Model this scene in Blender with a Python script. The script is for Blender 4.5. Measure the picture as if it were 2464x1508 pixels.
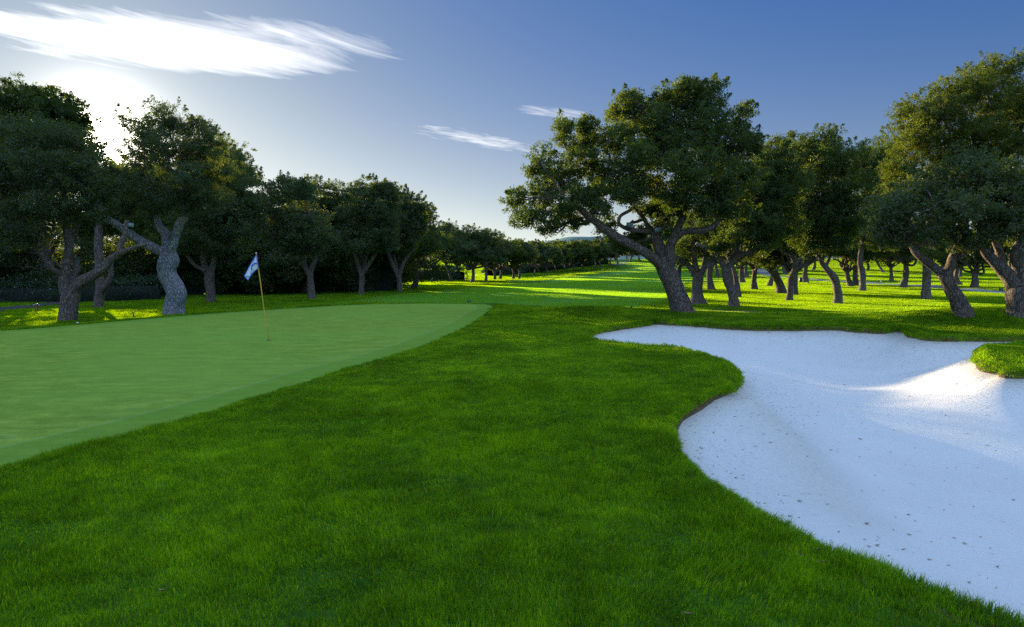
import bpy, math, random
import numpy as np
from mathutils import Vector, Matrix
from mathutils.geometry import delaunay_2d_cdt

for o in list(bpy.data.objects): bpy.data.objects.remove(o)
S = bpy.context.scene
COL = S.collection
R = math.radians

# ------------------------------------------------------------------ camera
F = 1643.0            # focal length in units of a 2464 x 1508 picture
CX, CY, VH = 1232.0, 754.0, 645.0
CZ = 1.7
PT = math.atan((CY - VH) / F)
cd = bpy.data.cameras.new('camera'); cam = bpy.data.objects.new('camera', cd); COL.objects.link(cam)
cd.sensor_width = 36.0; cd.lens = 36.0 * F / 2464.0
cam.location = (0, 0, CZ); cam.rotation_euler = (R(90) - PT, 0, 0)
cd.clip_start = 0.05; cd.clip_end = 9000
S.camera = cam
S.render.resolution_x, S.render.resolution_y = 1024, 627

# ------------------------------------------------------------------ light
SUN_EL, SUN_AZ = R(9.1), R(-30.6)      # azimuth measured from +Y towards +X
S.view_settings.view_transform = 'Standard'; S.view_settings.look = 'None'
S.view_settings.exposure = 1.5; S.view_settings.gamma = 1.0
sl = bpy.data.lights.new('sun', 'SUN'); sun = bpy.data.objects.new('sun', sl); COL.objects.link(sun)
sl.energy = 4.6; sl.angle = R(0.5); sl.color = (1.0, 0.82, 0.54)
sd_ = Vector((math.sin(SUN_AZ) * math.cos(SUN_EL), math.cos(SUN_AZ) * math.cos(SUN_EL), math.sin(SUN_EL)))
sun.rotation_euler = sd_.to_track_quat('Z', 'Y').to_euler()
S.cycles.max_bounces = 8; S.cycles.diffuse_bounces = 4; S.cycles.glossy_bounces = 2
S.cycles.transmission_bounces = 6; S.cycles.transparent_max_bounces = 8
S.cycles.use_denoising = False
S.cycles.sample_clamp_indirect = 4.0

SKY_FILL = 0.48  # strength of the fill light added to the unseen sky
class NT:
    """small helper to write node graphs"""
    def __init__(s, tree): s.t = tree; s.n = tree.nodes; s.l = tree.links
    def node(s, typ, **kw):
        nd = s.n.new(typ)
        ins = kw.pop('ins', {})
        for k, v in kw.items(): setattr(nd, k, v)
        for k, v in ins.items():
            if hasattr(v, 'is_output'): s.l.new(v, nd.inputs[k])
            else: nd.inputs[k].default_value = v
        return nd
    def m(s, op, a, b=0.0, c=0.0, clamp=False):
        nd = s.n.new('ShaderNodeMath'); nd.operation = op; nd.use_clamp = clamp
        for i, v in enumerate((a, b, c)):
            if hasattr(v, 'is_output'): s.l.new(v, nd.inputs[i])
            else: nd.inputs[i].default_value = v
        return nd.outputs[0]
    def ramp(s, f, stops, interp='LINEAR'):
        nd = s.n.new('ShaderNodeValToRGB'); cr = nd.color_ramp; cr.interpolation = interp
        while len(cr.elements) < len(stops): cr.elements.new(0.5)
        for e, (p, c) in zip(cr.elements, stops):
            e.position = p; e.color = (c[0], c[1], c[2], 1) if not isinstance(c, (int, float)) else (c, c, c, 1)
        s.l.new(f, nd.inputs[0]); return nd.outputs[0]
    def mix(s, f, a, b, typ='MIX'):
        nd = s.n.new('ShaderNodeMix'); nd.data_type = 'RGBA'; nd.blend_type = typ
        for i, v in ((0, f), (6, a), (7, b)):
            if hasattr(v, 'is_output'): s.l.new(v, nd.inputs[i])
            else: nd.inputs[i].default_value = v if i == 0 else (v[0], v[1], v[2], 1)
        return nd.outputs[2]
    def noise(s, vec, scale, detail=3, rough=0.5, dist=0.0, out=0):
        nd = s.n.new('ShaderNodeTexNoise'); nd.inputs['Scale'].default_value = scale
        nd.inputs['Detail'].default_value = detail; nd.inputs['Roughness'].default_value = rough
        nd.inputs['Distortion'].default_value = dist
        if vec is not None: s.l.new(vec, nd.inputs['Vector'])
        return nd.outputs[out]
    def mapping(s, vec, scale=(1, 1, 1), rot=(0, 0, 0), loc=(0, 0, 0)):
        nd = s.n.new('ShaderNodeMapping'); s.l.new(vec, nd.inputs[0])
        nd.inputs['Scale'].default_value = scale; nd.inputs['Rotation'].default_value = rot
        nd.inputs['Location'].default_value = loc; return nd.outputs[0]

def build_world():
    w = bpy.data.worlds.new('World'); S.world = w; w.use_nodes = True
    t = NT(w.node_tree); t.n.clear()
    out = t.node('ShaderNodeOutputWorld')
    sky = t.node('ShaderNodeTexSky', sky_type='NISHITA'); sky.sun_disc = False
    sky.sun_elevation = SUN_EL; sky.sun_rotation = SUN_AZ
    sky.altitude = 50; sky.air_density = 1.0; sky.dust_density = 0.6; sky.ozone_density = 2.5
    tc = t.node('ShaderNodeTexCoord'); D = tc.outputs['Generated']
    nrm = t.node('ShaderNodeVectorMath', operation='NORMALIZE', ins={0: D}).outputs[0]
    sep = t.node('ShaderNodeSeparateXYZ', ins={0: nrm})
    x, y, z = sep.outputs
    zc = t.m('MAXIMUM', z, 0.02)
    px = t.m('DIVIDE', x, zc); py = t.m('DIVIDE', y, zc)
    def cloud(cx, cy, ax, ay, ang, sx, sy, amp, seed, det=6, lo=0.35, hi=0.8, dist=0.4, nang=None):
        c, s_ = math.cos(ang), math.sin(ang)
        dx = t.m('SUBTRACT', px, cx); dy = t.m('SUBTRACT', py, cy)
        a = t.m('ADD', t.m('MULTIPLY', dx, c), t.m('MULTIPLY', dy, s_))
        b = t.m('SUBTRACT', t.m('MULTIPLY', dy, c), t.m('MULTIPLY', dx, s_))
        ea = t.m('POWER', t.m('ABSOLUTE', t.m('DIVIDE', a, ax)), 2.0)
        eb = t.m('POWER', t.m('ABSOLUTE', t.m('DIVIDE', b, ay)), 2.0)
        base = t.m('SUBTRACT', 1.0, t.m('ADD', ea, eb))
        c, s_ = math.cos(nang), math.sin(nang)
        a = t.m('ADD', t.m('MULTIPLY', dx, c), t.m('MULTIPLY', dy, s_)); b = t.m('SUBTRACT', t.m('MULTIPLY', dy, c), t.m('MULTIPLY', dx, s_))
        v = t.node('ShaderNodeCombineXYZ', ins={0: t.m('MULTIPLY', a, sx), 1: t.m('MULTIPLY', b, sy), 2: seed}).outputs[0]
        n = t.noise(v, 1.0, det, 0.62, dist)
        q = t.m('ADD', base, t.m('MULTIPLY', t.m('SUBTRACT', n, 0.5), amp))
        r = t.m('DIVIDE', t.m('SUBTRACT', q, lo), hi - lo, clamp=True)
        front = t.m('GREATER_THAN', z, 0.03)
        return t.m('MULTIPLY', r, front)
    c1 = cloud(-1.45, 3.16, 0.83, 0.46, R(10), 1.3, 5.0, 2.6, 3.1, lo=0.0, hi=2.2, nang=R(51), det=9, dist=.7)
    c1b = cloud(-1.95, 2.98, 0.55, 0.20, R(50), 1.3, 6.0, 2.0, 9.1, lo=0.15, hi=1.6, nang=R(51), det=9, dist=.9)
    c1 = t.m('MAXIMUM', c1, c1b)
    c2 = cloud(-0.22, 5.45, 0.85, 0.26, R(49), 5, 13, 3.0, 7.7, lo=0.35, hi=2.0, dist=.2, nang=R(40))
    c3 = cloud(0.28, 4.48, 0.36, 0.15, R(33), 4, 15, 2.8, 1.4, lo=0.3, hi=2.2, nang=R(42))
    cl = t.m('MAXIMUM', c1, t.m('MULTIPLY', t.m('MAXIMUM', c2, c3), 0.6))
    # angle to the sun
    dt = t.node('ShaderNodeVectorMath', operation='DOT_PRODUCT', ins={0: nrm, 1: tuple(sd_)}).outputs['Value']
    ang = t.m('ARCCOSINE', t.m('MINIMUM', dt, 0.999999))
    g1 = t.m('EXPONENT', t.m('MULTIPLY', ang, -9.0))
    g2 = t.m('EXPONENT', t.m('MULTIPLY', ang, -60.0))
    lum = t.node('ShaderNodeVectorMath', operation='DOT_PRODUCT', ins={0: sky.outputs[0], 1: (0.3, 0.5, 0.2)}).outputs['Value']
    sc_ = t.m('DIVIDE', 1.0, t.m('ADD', 1.0, t.m('MULTIPLY', lum, 0.75)))
    tn = t.node('ShaderNodeVectorMath', operation='MULTIPLY', ins={0: sky.outputs[0], 1: (0.19, 0.56, 1.10)}).outputs[0]
    ts = t.node('ShaderNodeVectorMath', operation='SCALE', ins={0: tn, 'Scale': sc_}).outputs[0]
    bg = t.node('ShaderNodeBackground', ins={0: ts, 1: 0.10})
    aur = t.node('ShaderNodeBackground', ins={0: (1.0, 0.93, 0.82, 1), 1: t.m('ADD', t.m('ADD', t.m('MULTIPLY', g1, 0.10), t.m('MULTIPLY', t.m('EXPONENT', t.m('MULTIPLY', ang, -3.4)), 0.12)), t.m('MULTIPLY', g2, 12.0))})
    # the high and rear sky, behind and above the viewer: blue fill light added out of view to lift the shade
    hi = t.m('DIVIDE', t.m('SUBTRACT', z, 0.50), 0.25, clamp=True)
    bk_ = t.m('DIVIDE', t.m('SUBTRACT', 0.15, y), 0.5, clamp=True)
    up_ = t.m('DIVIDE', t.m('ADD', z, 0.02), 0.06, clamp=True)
    hz = t.m('MULTIPLY', t.m('EXPONENT', t.m('MULTIPLY', t.m('ABSOLUTE', z), -9.0)), t.m('ADD', 0.12, t.m('MULTIPLY', t.m('EXPONENT', t.m('MULTIPLY', ang, -1.7)), 0.62)))
    hzb = t.node('ShaderNodeBackground', ins={0: (1.0, 0.94, 0.80, 1), 1: hz})
    sky_fill = t.m('MULTIPLY', t.m('MAXIMUM', hi, t.m('MULTIPLY', bk_, t.m('MULTIPLY_ADD', z, 1.1, 0.18))), up_)
    vb = t.node('ShaderNodeBackground', ins={0: (0.42, 0.62, 1.0, 1), 1: t.m('MULTIPLY', sky_fill, SKY_FILL)})
    base = t.node('ShaderNodeAddShader'); t.l.new(bg.outputs[0], base.inputs[0]); t.l.new(aur.outputs[0], base.inputs[1])
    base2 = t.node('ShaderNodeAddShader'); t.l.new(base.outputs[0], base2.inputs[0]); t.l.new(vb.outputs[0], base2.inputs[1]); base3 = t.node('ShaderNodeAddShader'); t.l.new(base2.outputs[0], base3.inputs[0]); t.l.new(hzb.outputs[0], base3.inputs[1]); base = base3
    cb = t.m('ADD', 0.55, t.m('MULTIPLY', t.m('EXPONENT', t.m('MULTIPLY', ang, -3.0)), 0.9))
    cn = t.noise(t.node('ShaderNodeCombineXYZ', ins={0: t.m('ADD', t.m('MULTIPLY', px, 4.0), t.m('MULTIPLY', py, -1.5)), 1: t.m('MULTIPLY', py, 2.0), 2: 4.0}).outputs[0], 1.2, 7, 0.7)
    cb = t.m('MULTIPLY', cb, t.m('MULTIPLY_ADD', cn, 1.1, 0.32))
    clb = t.node('ShaderNodeBackground', ins={0: (1.0, 0.965, 0.92, 1), 1: cb})
    mx = t.node('ShaderNodeMixShader'); t.l.new(cl, mx.inputs[0]); t.l.new(base.outputs[0], mx.inputs[1]); t.l.new(clb.outputs[0], mx.inputs[2])
    t.l.new(mx.outputs[0], out.inputs[0])
    w.cycles.sampling_method = 'MANUAL'; w.cycles.sample_map_resolution = 1024
build_world()

# ------------------------------------------------------------------ maths helpers
rs = np.random.RandomState(7)
def sstep(a, b, x):
    t = np.clip((x - a) / (b - a), 0, 1); return t * t * (3 - 2 * t)
def vnoise(x, y, seed=0):
    xi = np.floor(x).astype(np.int64); yi = np.floor(y).astype(np.int64)
    fx = x - xi; fy = y - yi; fx = fx * fx * (3 - 2 * fx); fy = fy * fy * (3 - 2 * fy)
    def h(a, b):
        n = (a * 374761393 + b * 668265263 + seed * 974711) & 0xffffffff
        n = ((n ^ (n >> 13)) * 1274126177) & 0xffffffff
        return ((n ^ (n >> 16)) & 0xffff) / 65535.0
    return ((h(xi, yi) * (1 - fx) + h(xi + 1, yi) * fx) * (1 - fy) + (h(xi, yi + 1) * (1 - fx) + h(xi + 1, yi + 1) * fx) * fy)
def fbm(x, y, seed=0, o=3):
    s = 0; a = 0.5
    for k in range(o): s = s + a * vnoise(x * 2 ** k, y * 2 ** k, seed + k); a *= 0.5
    return s
cp, sp = math.cos(PT), math.sin(PT)
def ray(u, v):
    a = (u - CX) / F; b = (CY - v) / F
    return np.array((a, cp + b * sp, -sp + b * cp))
def at(u, v, Y):                      # point seen at (u,v), Y metres ahead
    d = ray(u, v); t = Y / d[1]
    return np.array((d[0] * t, Y, CZ + d[2] * t))
def plane(u, v, z=0.0):
    d = ray(u, v); t = (z - CZ) / d[2]
    return d[0] * t, d[1] * t

CRX = [-60, -20, -14, -11.5, -6.9, -0.8, 2, 4.2, 6, 9, 60]
CRY = [8, 14, 18.6, 25.9, 32.9, 32.5, 29.5, 27.5, 26.0, 25, 25]
def hbase(x, y):
    x = np.asarray(x, float); y = np.asarray(y, float)
    yc = np.interp(x, CRX, CRY)
    z = -0.26 * sstep(0.0, 3.6, (y - yc) * 0.75)
    q = np.clip(y - 100, 0, 125); z = z + 3.08e-4 * q * q + 0.03 * np.clip(y - 225, 0, 30) * 0
    z = z + 0.24 * np.exp(-((x - 2.9) / 3.0) ** 2 - ((y - 25.0) / 2.0) ** 2)
    z = z + 0.50 * np.exp(-((x - 15.0) / 5.0) ** 2 - ((y - 20.6) / 1.5) ** 2)
    z = z + 0.12 * np.exp(-((x - 9.8) / 1.6) ** 2 - ((y - 13.0) / 1.2) ** 2)
    z = z + 0.10 * np.exp(-((x - 1.6) / 2.4) ** 2 - ((y - 10.5) / 3.0) ** 2)
    z = z + (fbm(x * 0.16 + 3, y * 0.16, 5, 2) - 0.375) * 0.22 * sstep(14, 40, y)
    z = z + (fbm(x * 0.9, y * 0.9, 9, 2) - 0.375) * 0.045 * (1 - 0.8 * sstep(20, 40, y)) * (1-np.exp(-((x+6)/7.0)**4-((y-18)/14.0)**4))
    return z
_tt = np.geomspace(1.5, 900, 3000)
def gpt(u, v):
    d = ray(u, v); X = d[0] * _tt; Y = d[1] * _tt; Z = CZ + d[2] * _tt
    k = Z - hbase(X, Y)
    i = np.argmax(k < 0)
    if k[i] >= 0: i = len(_tt) - 1
    a = k[i - 1] / max(1e-9, (k[i - 1] - k[i])) if i > 0 else 0
    t = _tt[i - 1] + a * (_tt[i] - _tt[i - 1])
    x, y = d[0] * t, d[1] * t
    return float(x), float(y), float(hbase(x, y))

def catmull(pts, step, closed=False):
    P = np.array(pts, float); n = len(P); out = []
    rng = n if closed else n - 1
    for i in range(rng):
        p0 = P[(i - 1) % n] if closed or i > 0 else 2 * P[0] - P[1]
        p1 = P[i]; p2 = P[(i + 1) % n]
        p3 = P[(i + 2) % n] if closed or i + 2 < n else 2 * P[-1] - P[-2]
        L = np.linalg.norm((p2 - p1)[:2] if P.shape[1] > 4 else (p2 - p1)[:3]); m = max(1, int(L / step))
        t = np.arange(m)[:, None] / m
        out.append(0.5 * ((2 * p1) + (-p0 + p2) * t + (2 * p0 - 5 * p1 + 4 * p2 - p3) * t ** 2 + (-p0 + 3 * p1 - 3 * p2 + p3) * t ** 3))
    if not closed: out.append(P[-1][None])
    return np.vstack(out)

def sdpoly(x, y, poly, far=6.0):
    """signed distance, negative inside; only accurate within `far` of the polygon"""
    x = np.asarray(x, float); y = np.asarray(y, float); sh = x.shape; x = x.ravel(); y = y.ravel()
    r = np.full(x.shape, 99.0); lo = poly.min(0) - far; hi = poly.max(0) + far
    sel = np.where((x > lo[0]) & (x < hi[0]) & (y > lo[1]) & (y < hi[1]))[0]
    for c0 in range(0, len(sel), 60000):
        k = sel[c0:c0 + 60000]; X = x[k]; Y = y[k]; d2 = np.full(len(k), 1e9); ins = np.zeros(len(k), bool)
        for i in range(len(poly)):
            ax, ay = poly[i]; bx, by = poly[(i + 1) % len(poly)]
            ex, ey = bx - ax, by - ay; wx, wy = X - ax, Y - ay
            t = np.clip((wx * ex + wy * ey) / (ex * ex + ey * ey + 1e-12), 0, 1)
            d2 = np.minimum(d2, (wx - ex * t) ** 2 + (wy - ey * t) ** 2)
            c = (ay > Y) != (by > Y)
            if c.any(): ins ^= c & (X < (bx - ax) * (Y - ay) / (by - ay + 1e-12) + ax)
        r[k] = np.where(ins, -1, 1) * np.sqrt(d2)
    return r.reshape(sh)

# ------------------------------------------------------------------ outlines
def outl(pix): return [gpt(u, v)[:2] for u, v in pix]
bk = outl([(2464,1504),(2376,1470),(2298,1444),(2220,1413),(2137,1382),(2060,1351),(1987,1322),(1915,1286),(1842,1250),(1785,1214),
 (1728,1177),(1681,1141),(1645,1105),(1622,1058),(1617,1022),(1640,991),(1681,965),(1723,942),(1764,926),(1777,908),(1764,884),
 (1723,864),(1681,851),(1645,840),(1598,835),(1547,833),(1484,826),(1438,820),(1414,811),(1433,796),(1469,789),(1521,781),(1562,776),
 (1575,773),(1650,777),(1754,784),(1832,787),(1935,787),(2013,786),(2065,790),(2117,794),(2160,788),(2172,790),(2195,803),(2235,810),(2298,812),(2376,812),(2464,812)])
bk += [(14.6, 16.4), (16.5, 13.5), (15.5, 8.5), (11, 4.0), (6.5, 2.1), (3.4, 2.5)]
BUNK = catmull(bk, 0.10, True)[:, :2]
isl = outl([(2464,826),(2428,829),(2372,835),(2352,845),(2351,861),(2365,877),(2407,886),(2464,896)]) + [(11.6, 11.2), (12.6, 12.2), (12.4, 13.6)]
ISL = catmull(isl, 0.10, True)[:, :2]
gr = outl([(0,796),(170,783),(330,769),(502,755),(682,743),(800,736),(887,732),(960,730.5),(1050,730),(1121,731),(1175,733),(1185,742),(1174,749),(1152,767),(1122,787),
 (1066,812),(1023,831),(930,862),(828,890),(700,932),(585,968),(390,1026),(195,1075),(0,1128)]) + [(-5.6, 5.2), (-9, 4.4), (-14, 5), (-19, 9), (-18.5, 15)]
GREEN = catmull(gr, 0.25, True)[:, :2]
fw = outl([(760,733),(848,722),(930,711),(1038,701),(1150,692),(1250,683),(1350,671),(1420,663),(1480,654),(1530,645)]) + [(30, 190), (34, 225), (46, 225), (45, 190), (34, 120)] + outl([(1640,676),(1636,700),(1600,722),(1540,737),(1470,742),(1350,739),(1230,735)]) + [(-0.5, 33.6), (-4, 34.2), (-7, 34.0)]
FAIR = catmull(fw, 1.0, True)[:, :2]
def sd_b(x, y, far=6.0):
    a = sdpoly(x, y, BUNK[::2], far); b = sdpoly(x, y, ISL[::2], far)
    return np.maximum(a, -b)           # bunker minus the grass island
RIDGE = catmull(outl([(1770,930),(1850,968),(1940,1015),(2040,1075)]), 0.1)[:, :2]
def ridge(x, y):
    x = np.asarray(x, float); y = np.asarray(y, float); dm = np.full(x.shape, 9.0); kk = np.zeros(x.shape)
    for i in range(0, len(RIDGE), 2):
        q = np.hypot(x - RIDGE[i, 0], y - RIDGE[i, 1]); m = q < dm; dm = np.where(m, q, dm); kk = np.where(m, i / len(RIDGE), kk)
    return dm, kk
def sandz(x, y, d=None):
    d = -sd_b(x, y, 1.0) if d is None else d
    hb = hbase(x, y)
    fl = sstep(0, 3.4, d)
    z = hb - 0.09 - 0.95 * (1 - np.exp(-np.clip(d, 0, 9) / 1.5)) * (0.45 + 0.55 * sstep(3, 9, x + 0.4 * (16 - y)))
    z = z + 0.03 * (fbm(x * 1.3, y * 1.3, 21, 3) - 0.43) * fl
    dm, kk = ridge(x, y)
    z = z + 0.20 * np.exp(-(dm / 0.42) ** 2) * np.sin(np.clip(kk + .12, 0, 1) * np.pi) * sstep(0, .4, d)
    return z

# ------------------------------------------------------------------ mesh helpers
def np_mesh(name, V, faces=None, quads=None, tris=None, attrs=None, smooth=False):
    me = bpy.data.meshes.new(name)
    V = np.asarray(V, np.float32)
    loops = []; starts = []; n = 0
    for A, k in ((quads, 4), (tris, 3)):
        if A is not None and len(A):
            A = np.asarray(A, np.int32); loops.append(A.ravel()); starts.append(n + np.arange(len(A)) * k); n += A.size
    L = np.concatenate(loops) if loops else np.zeros(0, np.int32)
    St = np.concatenate(starts) if starts else np.zeros(0, np.int32)
    me.vertices.add(len(V)); me.vertices.foreach_set('co', V.ravel())
    if len(L):
        me.loops.add(len(L)); me.loops.foreach_set('vertex_index', L.astype(np.int32))
        me.polygons.add(len(St)); me.polygons.foreach_set('loop_start', St.astype(np.int32))
    me.update(calc_edges=True)
    if attrs:
        for k, v in attrs.items():
            v = np.asarray(v)
            if v.ndim == 2:
                a = me.attributes.new(k, 'FLOAT_VECTOR', 'POINT'); a.data.foreach_set('vector', v.astype(np.float32).ravel())
            elif v.dtype.kind == 'i':
                a = me.attributes.new(k, 'INT', 'POINT'); a.data.foreach_set('value', v.astype(np.int32))
            else:
                a = me.attributes.new(k, 'FLOAT', 'POINT'); a.data.foreach_set('value', v.astype(np.float32))
    if smooth and len(St): me.polygons.foreach_set('use_smooth', np.ones(len(St), bool))
    return me
def link(name, me, mat=None, parent=None, loc=None, label=None, cat=None, group=None, kind=None):
    o = bpy.data.objects.new(name, me); COL.objects.link(o)
    if mat is not None and not me.materials: me.materials.append(mat)
    if parent is not None: o.parent = parent
    if loc is not None: o.location = loc
    tag(o, label, cat, group, kind); return o
def tag(o, label=None, cat=None, group=None, kind=None):
    if label: o['label'] = label
    if cat: o['category'] = cat
    if group: o['group'] = group
    if kind: o['kind'] = kind
def thing(name, loc, label, cat, group=None, rz=0):
    o = bpy.data.objects.new(name, None); COL.objects.link(o); o.empty_display_size = 0.3
    o.location = loc; o.rotation_euler = (0, 0, rz); tag(o, label, cat, group); return o

class Acc:
    def __init__(s): s.V = []; s.Q = []; s.T = []; s.A = []; s.n = 0
    def add(s, V, Q=None, T=None, a=None):
        V = np.asarray(V, float)
        s.V.append(V); s.A.append(np.zeros(len(V)) if a is None else np.asarray(a) * np.ones(len(V)))
        if Q is not None and len(Q): s.Q.append(np.asarray(Q) + s.n)
        if T is not None and len(T): s.T.append(np.asarray(T) + s.n)
        s.n += len(V)
    def box(s, c, size, R_=None):
        x, y, z = [q / 2 for q in size]
        v = np.array([(-x,-y,-z),(x,-y,-z),(x,y,-z),(-x,y,-z),(-x,-y,z),(x,-y,z),(x,y,z),(-x,y,z)])
        if R_ is not None: v = v @ np.array(R_).T
        s.add(v + np.array(c), [(0,3,2,1),(4,5,6,7),(0,1,5,4),(1,2,6,5),(2,3,7,6),(3,0,4,7)])
    def tube(s, P, rad, seg=8, gnarl=0.0, cap=True, lobes=0.0, seed=0):
        P = np.asarray(P, float); n = len(P); rad = np.asarray(rad, float) * np.ones(n)
        T = np.gradient(P, axis=0); T /= np.linalg.norm(T, axis=1)[:, None] + 1e-9
        up = np.array((0, 1, 0.01)) if abs(T[0][1]) < 0.9 else np.array((1, 0, 0))
        N = np.zeros_like(P); b = np.cross(T[0], up); b /= np.linalg.norm(b); N[0] = b
        for i in range(1, n):
            q = N[i - 1] - T[i] * np.dot(N[i - 1], T[i]); N[i] = q / (np.linalg.norm(q) + 1e-9)
        B = np.cross(T, N); th = np.arange(seg) / seg * 2 * np.pi
        rr = rad[:, None] * np.ones(seg)[None]
        if gnarl or lobes:
            L = np.concatenate(([0], np.cumsum(np.linalg.norm(np.diff(P, axis=0), axis=1))))
            g = vnoise((np.cos(th) * 1.6)[None] + L[:, None] * 1.3 + seed * 7.1, (np.sin(th) * 1.6)[None] + L[:, None] * 0.7 + 31, seed)
            g2 = vnoise((np.cos(th) * 5)[None] + L[:, None] * 4.0 + seed, (np.sin(th) * 5)[None] + L[:, None] * 2.5 + 9, seed + 3)
            rr = rr * (1 + lobes * (g - 0.5) * 2 + gnarl * (g2 - 0.5) * 2)
        V = P[:, None] + rr[..., None] * (np.cos(th)[None, :, None] * N[:, None] + np.sin(th)[None, :, None] * B[:, None])
        i = np.arange(n - 1)[:, None]; j = np.arange(seg)[None]; jn = (j + 1) % seg
        Q = np.stack((i * seg + j, i * seg + jn, (i + 1) * seg + jn, (i + 1) * seg + j), -1).reshape(-1, 4)
        V = V.reshape(-1, 3); T3 = []
        if cap:
            V = np.vstack((V, P[0], P[-1])); a = n * seg
            for k in range(seg):
                T3.append((a, (k + 1) % seg, k)); T3.append((a + 1, (n - 1) * seg + k, (n - 1) * seg + (k + 1) % seg))
        s.add(V, Q, T3 if cap else None)
    def mesh(s, name, smooth=False, attr=None):
        V = np.vstack(s.V); Q = np.vstack(s.Q) if s.Q else None; T = np.vstack(s.T) if s.T else None
        return np_mesh(name, V, quads=Q, tris=T, smooth=smooth, attrs={attr: np.concatenate(s.A)} if attr else None)

# ------------------------------------------------------------------ materials
def mat(name):
    m = bpy.data.materials.new(name); m.use_nodes = True; t = NT(m.node_tree); t.n.clear()
    return m, t, t.node('ShaderNodeOutputMaterial')
def simple(name, col, rough=0.6, metal=0.0, spec=0.5, var=0.12, vs=30):
    m, t, out = mat(name); tc = t.node('ShaderNodeTexCoord').outputs['Object']
    n = t.noise(tc, vs, 3)
    c = t.mix(n, [q * (1 - var) for q in col], [min(1, q * (1 + var)) for q in col])
    b = t.node('ShaderNodeBsdfPrincipled', ins={'Base Color': c, 'Roughness': rough, 'Metallic': metal, 'Specular IOR Level': spec})
    t.l.new(b.outputs[0], out.inputs[0]); return m

def leafy(name, c1, c2, c3, trans=0.4, attr='rnd', gl=0.06, tint=None, big=0.25, glr=0.45, fine=0.0, straw=False):
    """thin leaf: diffuse + translucent + a little gloss; c1..c3 vary per leaf and in large soft patches"""
    m, t, out = mat(name)
    a = t.node('ShaderNodeAttribute', attribute_name=attr).outputs['Fac']
    pos = t.node('ShaderNodeNewGeometry').outputs['Position']
    n = t.noise(pos, big, 3, 0.6)
    if fine: n = t.m('ADD', t.m('MULTIPLY', n, 0.6), t.m('MULTIPLY', t.noise(pos, fine, 2, 0.5), 0.4)); n = t.m('MULTIPLY_ADD', t.m('SUBTRACT', n, 0.5), 1.7, 0.5)
    f = t.m('ADD', t.m('MULTIPLY', a, 0.55), t.m('MULTIPLY', t.m('SUBTRACT', n, 0.3), 1.1), clamp=True)
    c = t.ramp(f, [(0.0, c1), (0.5, c2), (1.0, c3)])
    if straw: c = t.mix(t.m('GREATER_THAN', a, 0.982), c, (0.24, 0.27, 0.09))
    d = t.node('ShaderNodeBsdfDiffuse', ins={0: c})
    tc = t.mix(1.0, c, tint or (1.5, 1.45, 0.45), 'MULTIPLY')
    tr = t.node('ShaderNodeBsdfTranslucent', ins={0: tc})
    mx = t.node('ShaderNodeMixShader', ins={0: trans, 1: d.outputs[0], 2: tr.outputs[0]})
    g = t.node('ShaderNodeBsdfGlossy', ins={0: (1, 1, 1, 1), 'Roughness': glr})
    m2 = t.node('ShaderNodeMixShader', ins={0: gl, 1: mx.outputs[0], 2: g.outputs[0]})
    t.l.new(m2.outputs[0], out.inputs[0]); return m

M = {}
M['blade'] = leafy('grass_blade', (0.024, 0.072, 0.004), (0.072, 0.20, 0.007), (0.20, 0.39, 0.014), trans=0.62, gl=0.006, big=0.6, fine=4.5, straw=True, tint=(4.2, 2.7, 0.2))
M['fblade'] = leafy('fairway_blade', (0.07, 0.20, 0.03), (0.09, 0.25, 0.03), (0.13, 0.30, 0.04), trans=0.62, gl=0.01, big=0.2, tint=(4.6, 2.9, 0.3))
M['oak'] = leafy('oak_leaf', (0.022, 0.045, 0.014), (0.04, 0.075, 0.018), (0.075, 0.115, 0.022), trans=0.45, gl=0.02, big=0.45, tint=(3.4, 2.5, 0.35))
M['oak_olive'] = leafy('oak_leaf_olive', (0.032, 0.053, 0.010), (0.060, 0.089, 0.012), (0.112, 0.135, 0.018), trans=0.46, gl=0.02, big=0.45, tint=(2.8, 2.4, 0.3))
M['oak_grey'] = leafy('oak_leaf_grey', (0.028, 0.050, 0.016), (0.050, 0.080, 0.022), (0.085, 0.122, 0.032), trans=0.38, gl=0.03, big=0.45, tint=(2.8, 2.2, 0.4))
M['shrub'] = leafy('shrub_leaf', (0.02, 0.05, 0.015), (0.035, 0.075, 0.02), (0.06, 0.11, 0.03), trans=0.25, gl=0.04, big=0.8)

def ground_mat():
    m, t, out = mat('turf'); pos = t.node('ShaderNodeNewGeometry').outputs['Position']
    n1 = t.noise(pos, 0.35, 4, 0.6); n2 = t.noise(pos, 14.0, 4, 0.7); n3 = t.noise(pos, 0.05, 2)
    f = t.m('ADD', t.m('MULTIPLY', n1, 0.5), t.m('MULTIPLY', n2, 0.5))
    c = t.ramp(f, [(0.25, (0.022, 0.06, 0.010)), (0.5, (0.04, 0.11, 0.014)), (0.75, (0.07, 0.16, 0.02))])
    c = t.mix(t.m('MULTIPLY', n3, 0.4), c, (0.09, 0.16, 0.03))
    bmp = t.node('ShaderNodeBump', ins={'Strength': 0.9, 'Distance': 0.03, 'Height': n2})
    b = t.node('ShaderNodeBsdfDiffuse', ins={0: c}); t.l.new(bmp.outputs[0], b.inputs['Normal'])
    t.l.new(b.outputs[0], out.inputs[0]); return m
M['ground'] = ground_mat()
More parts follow.
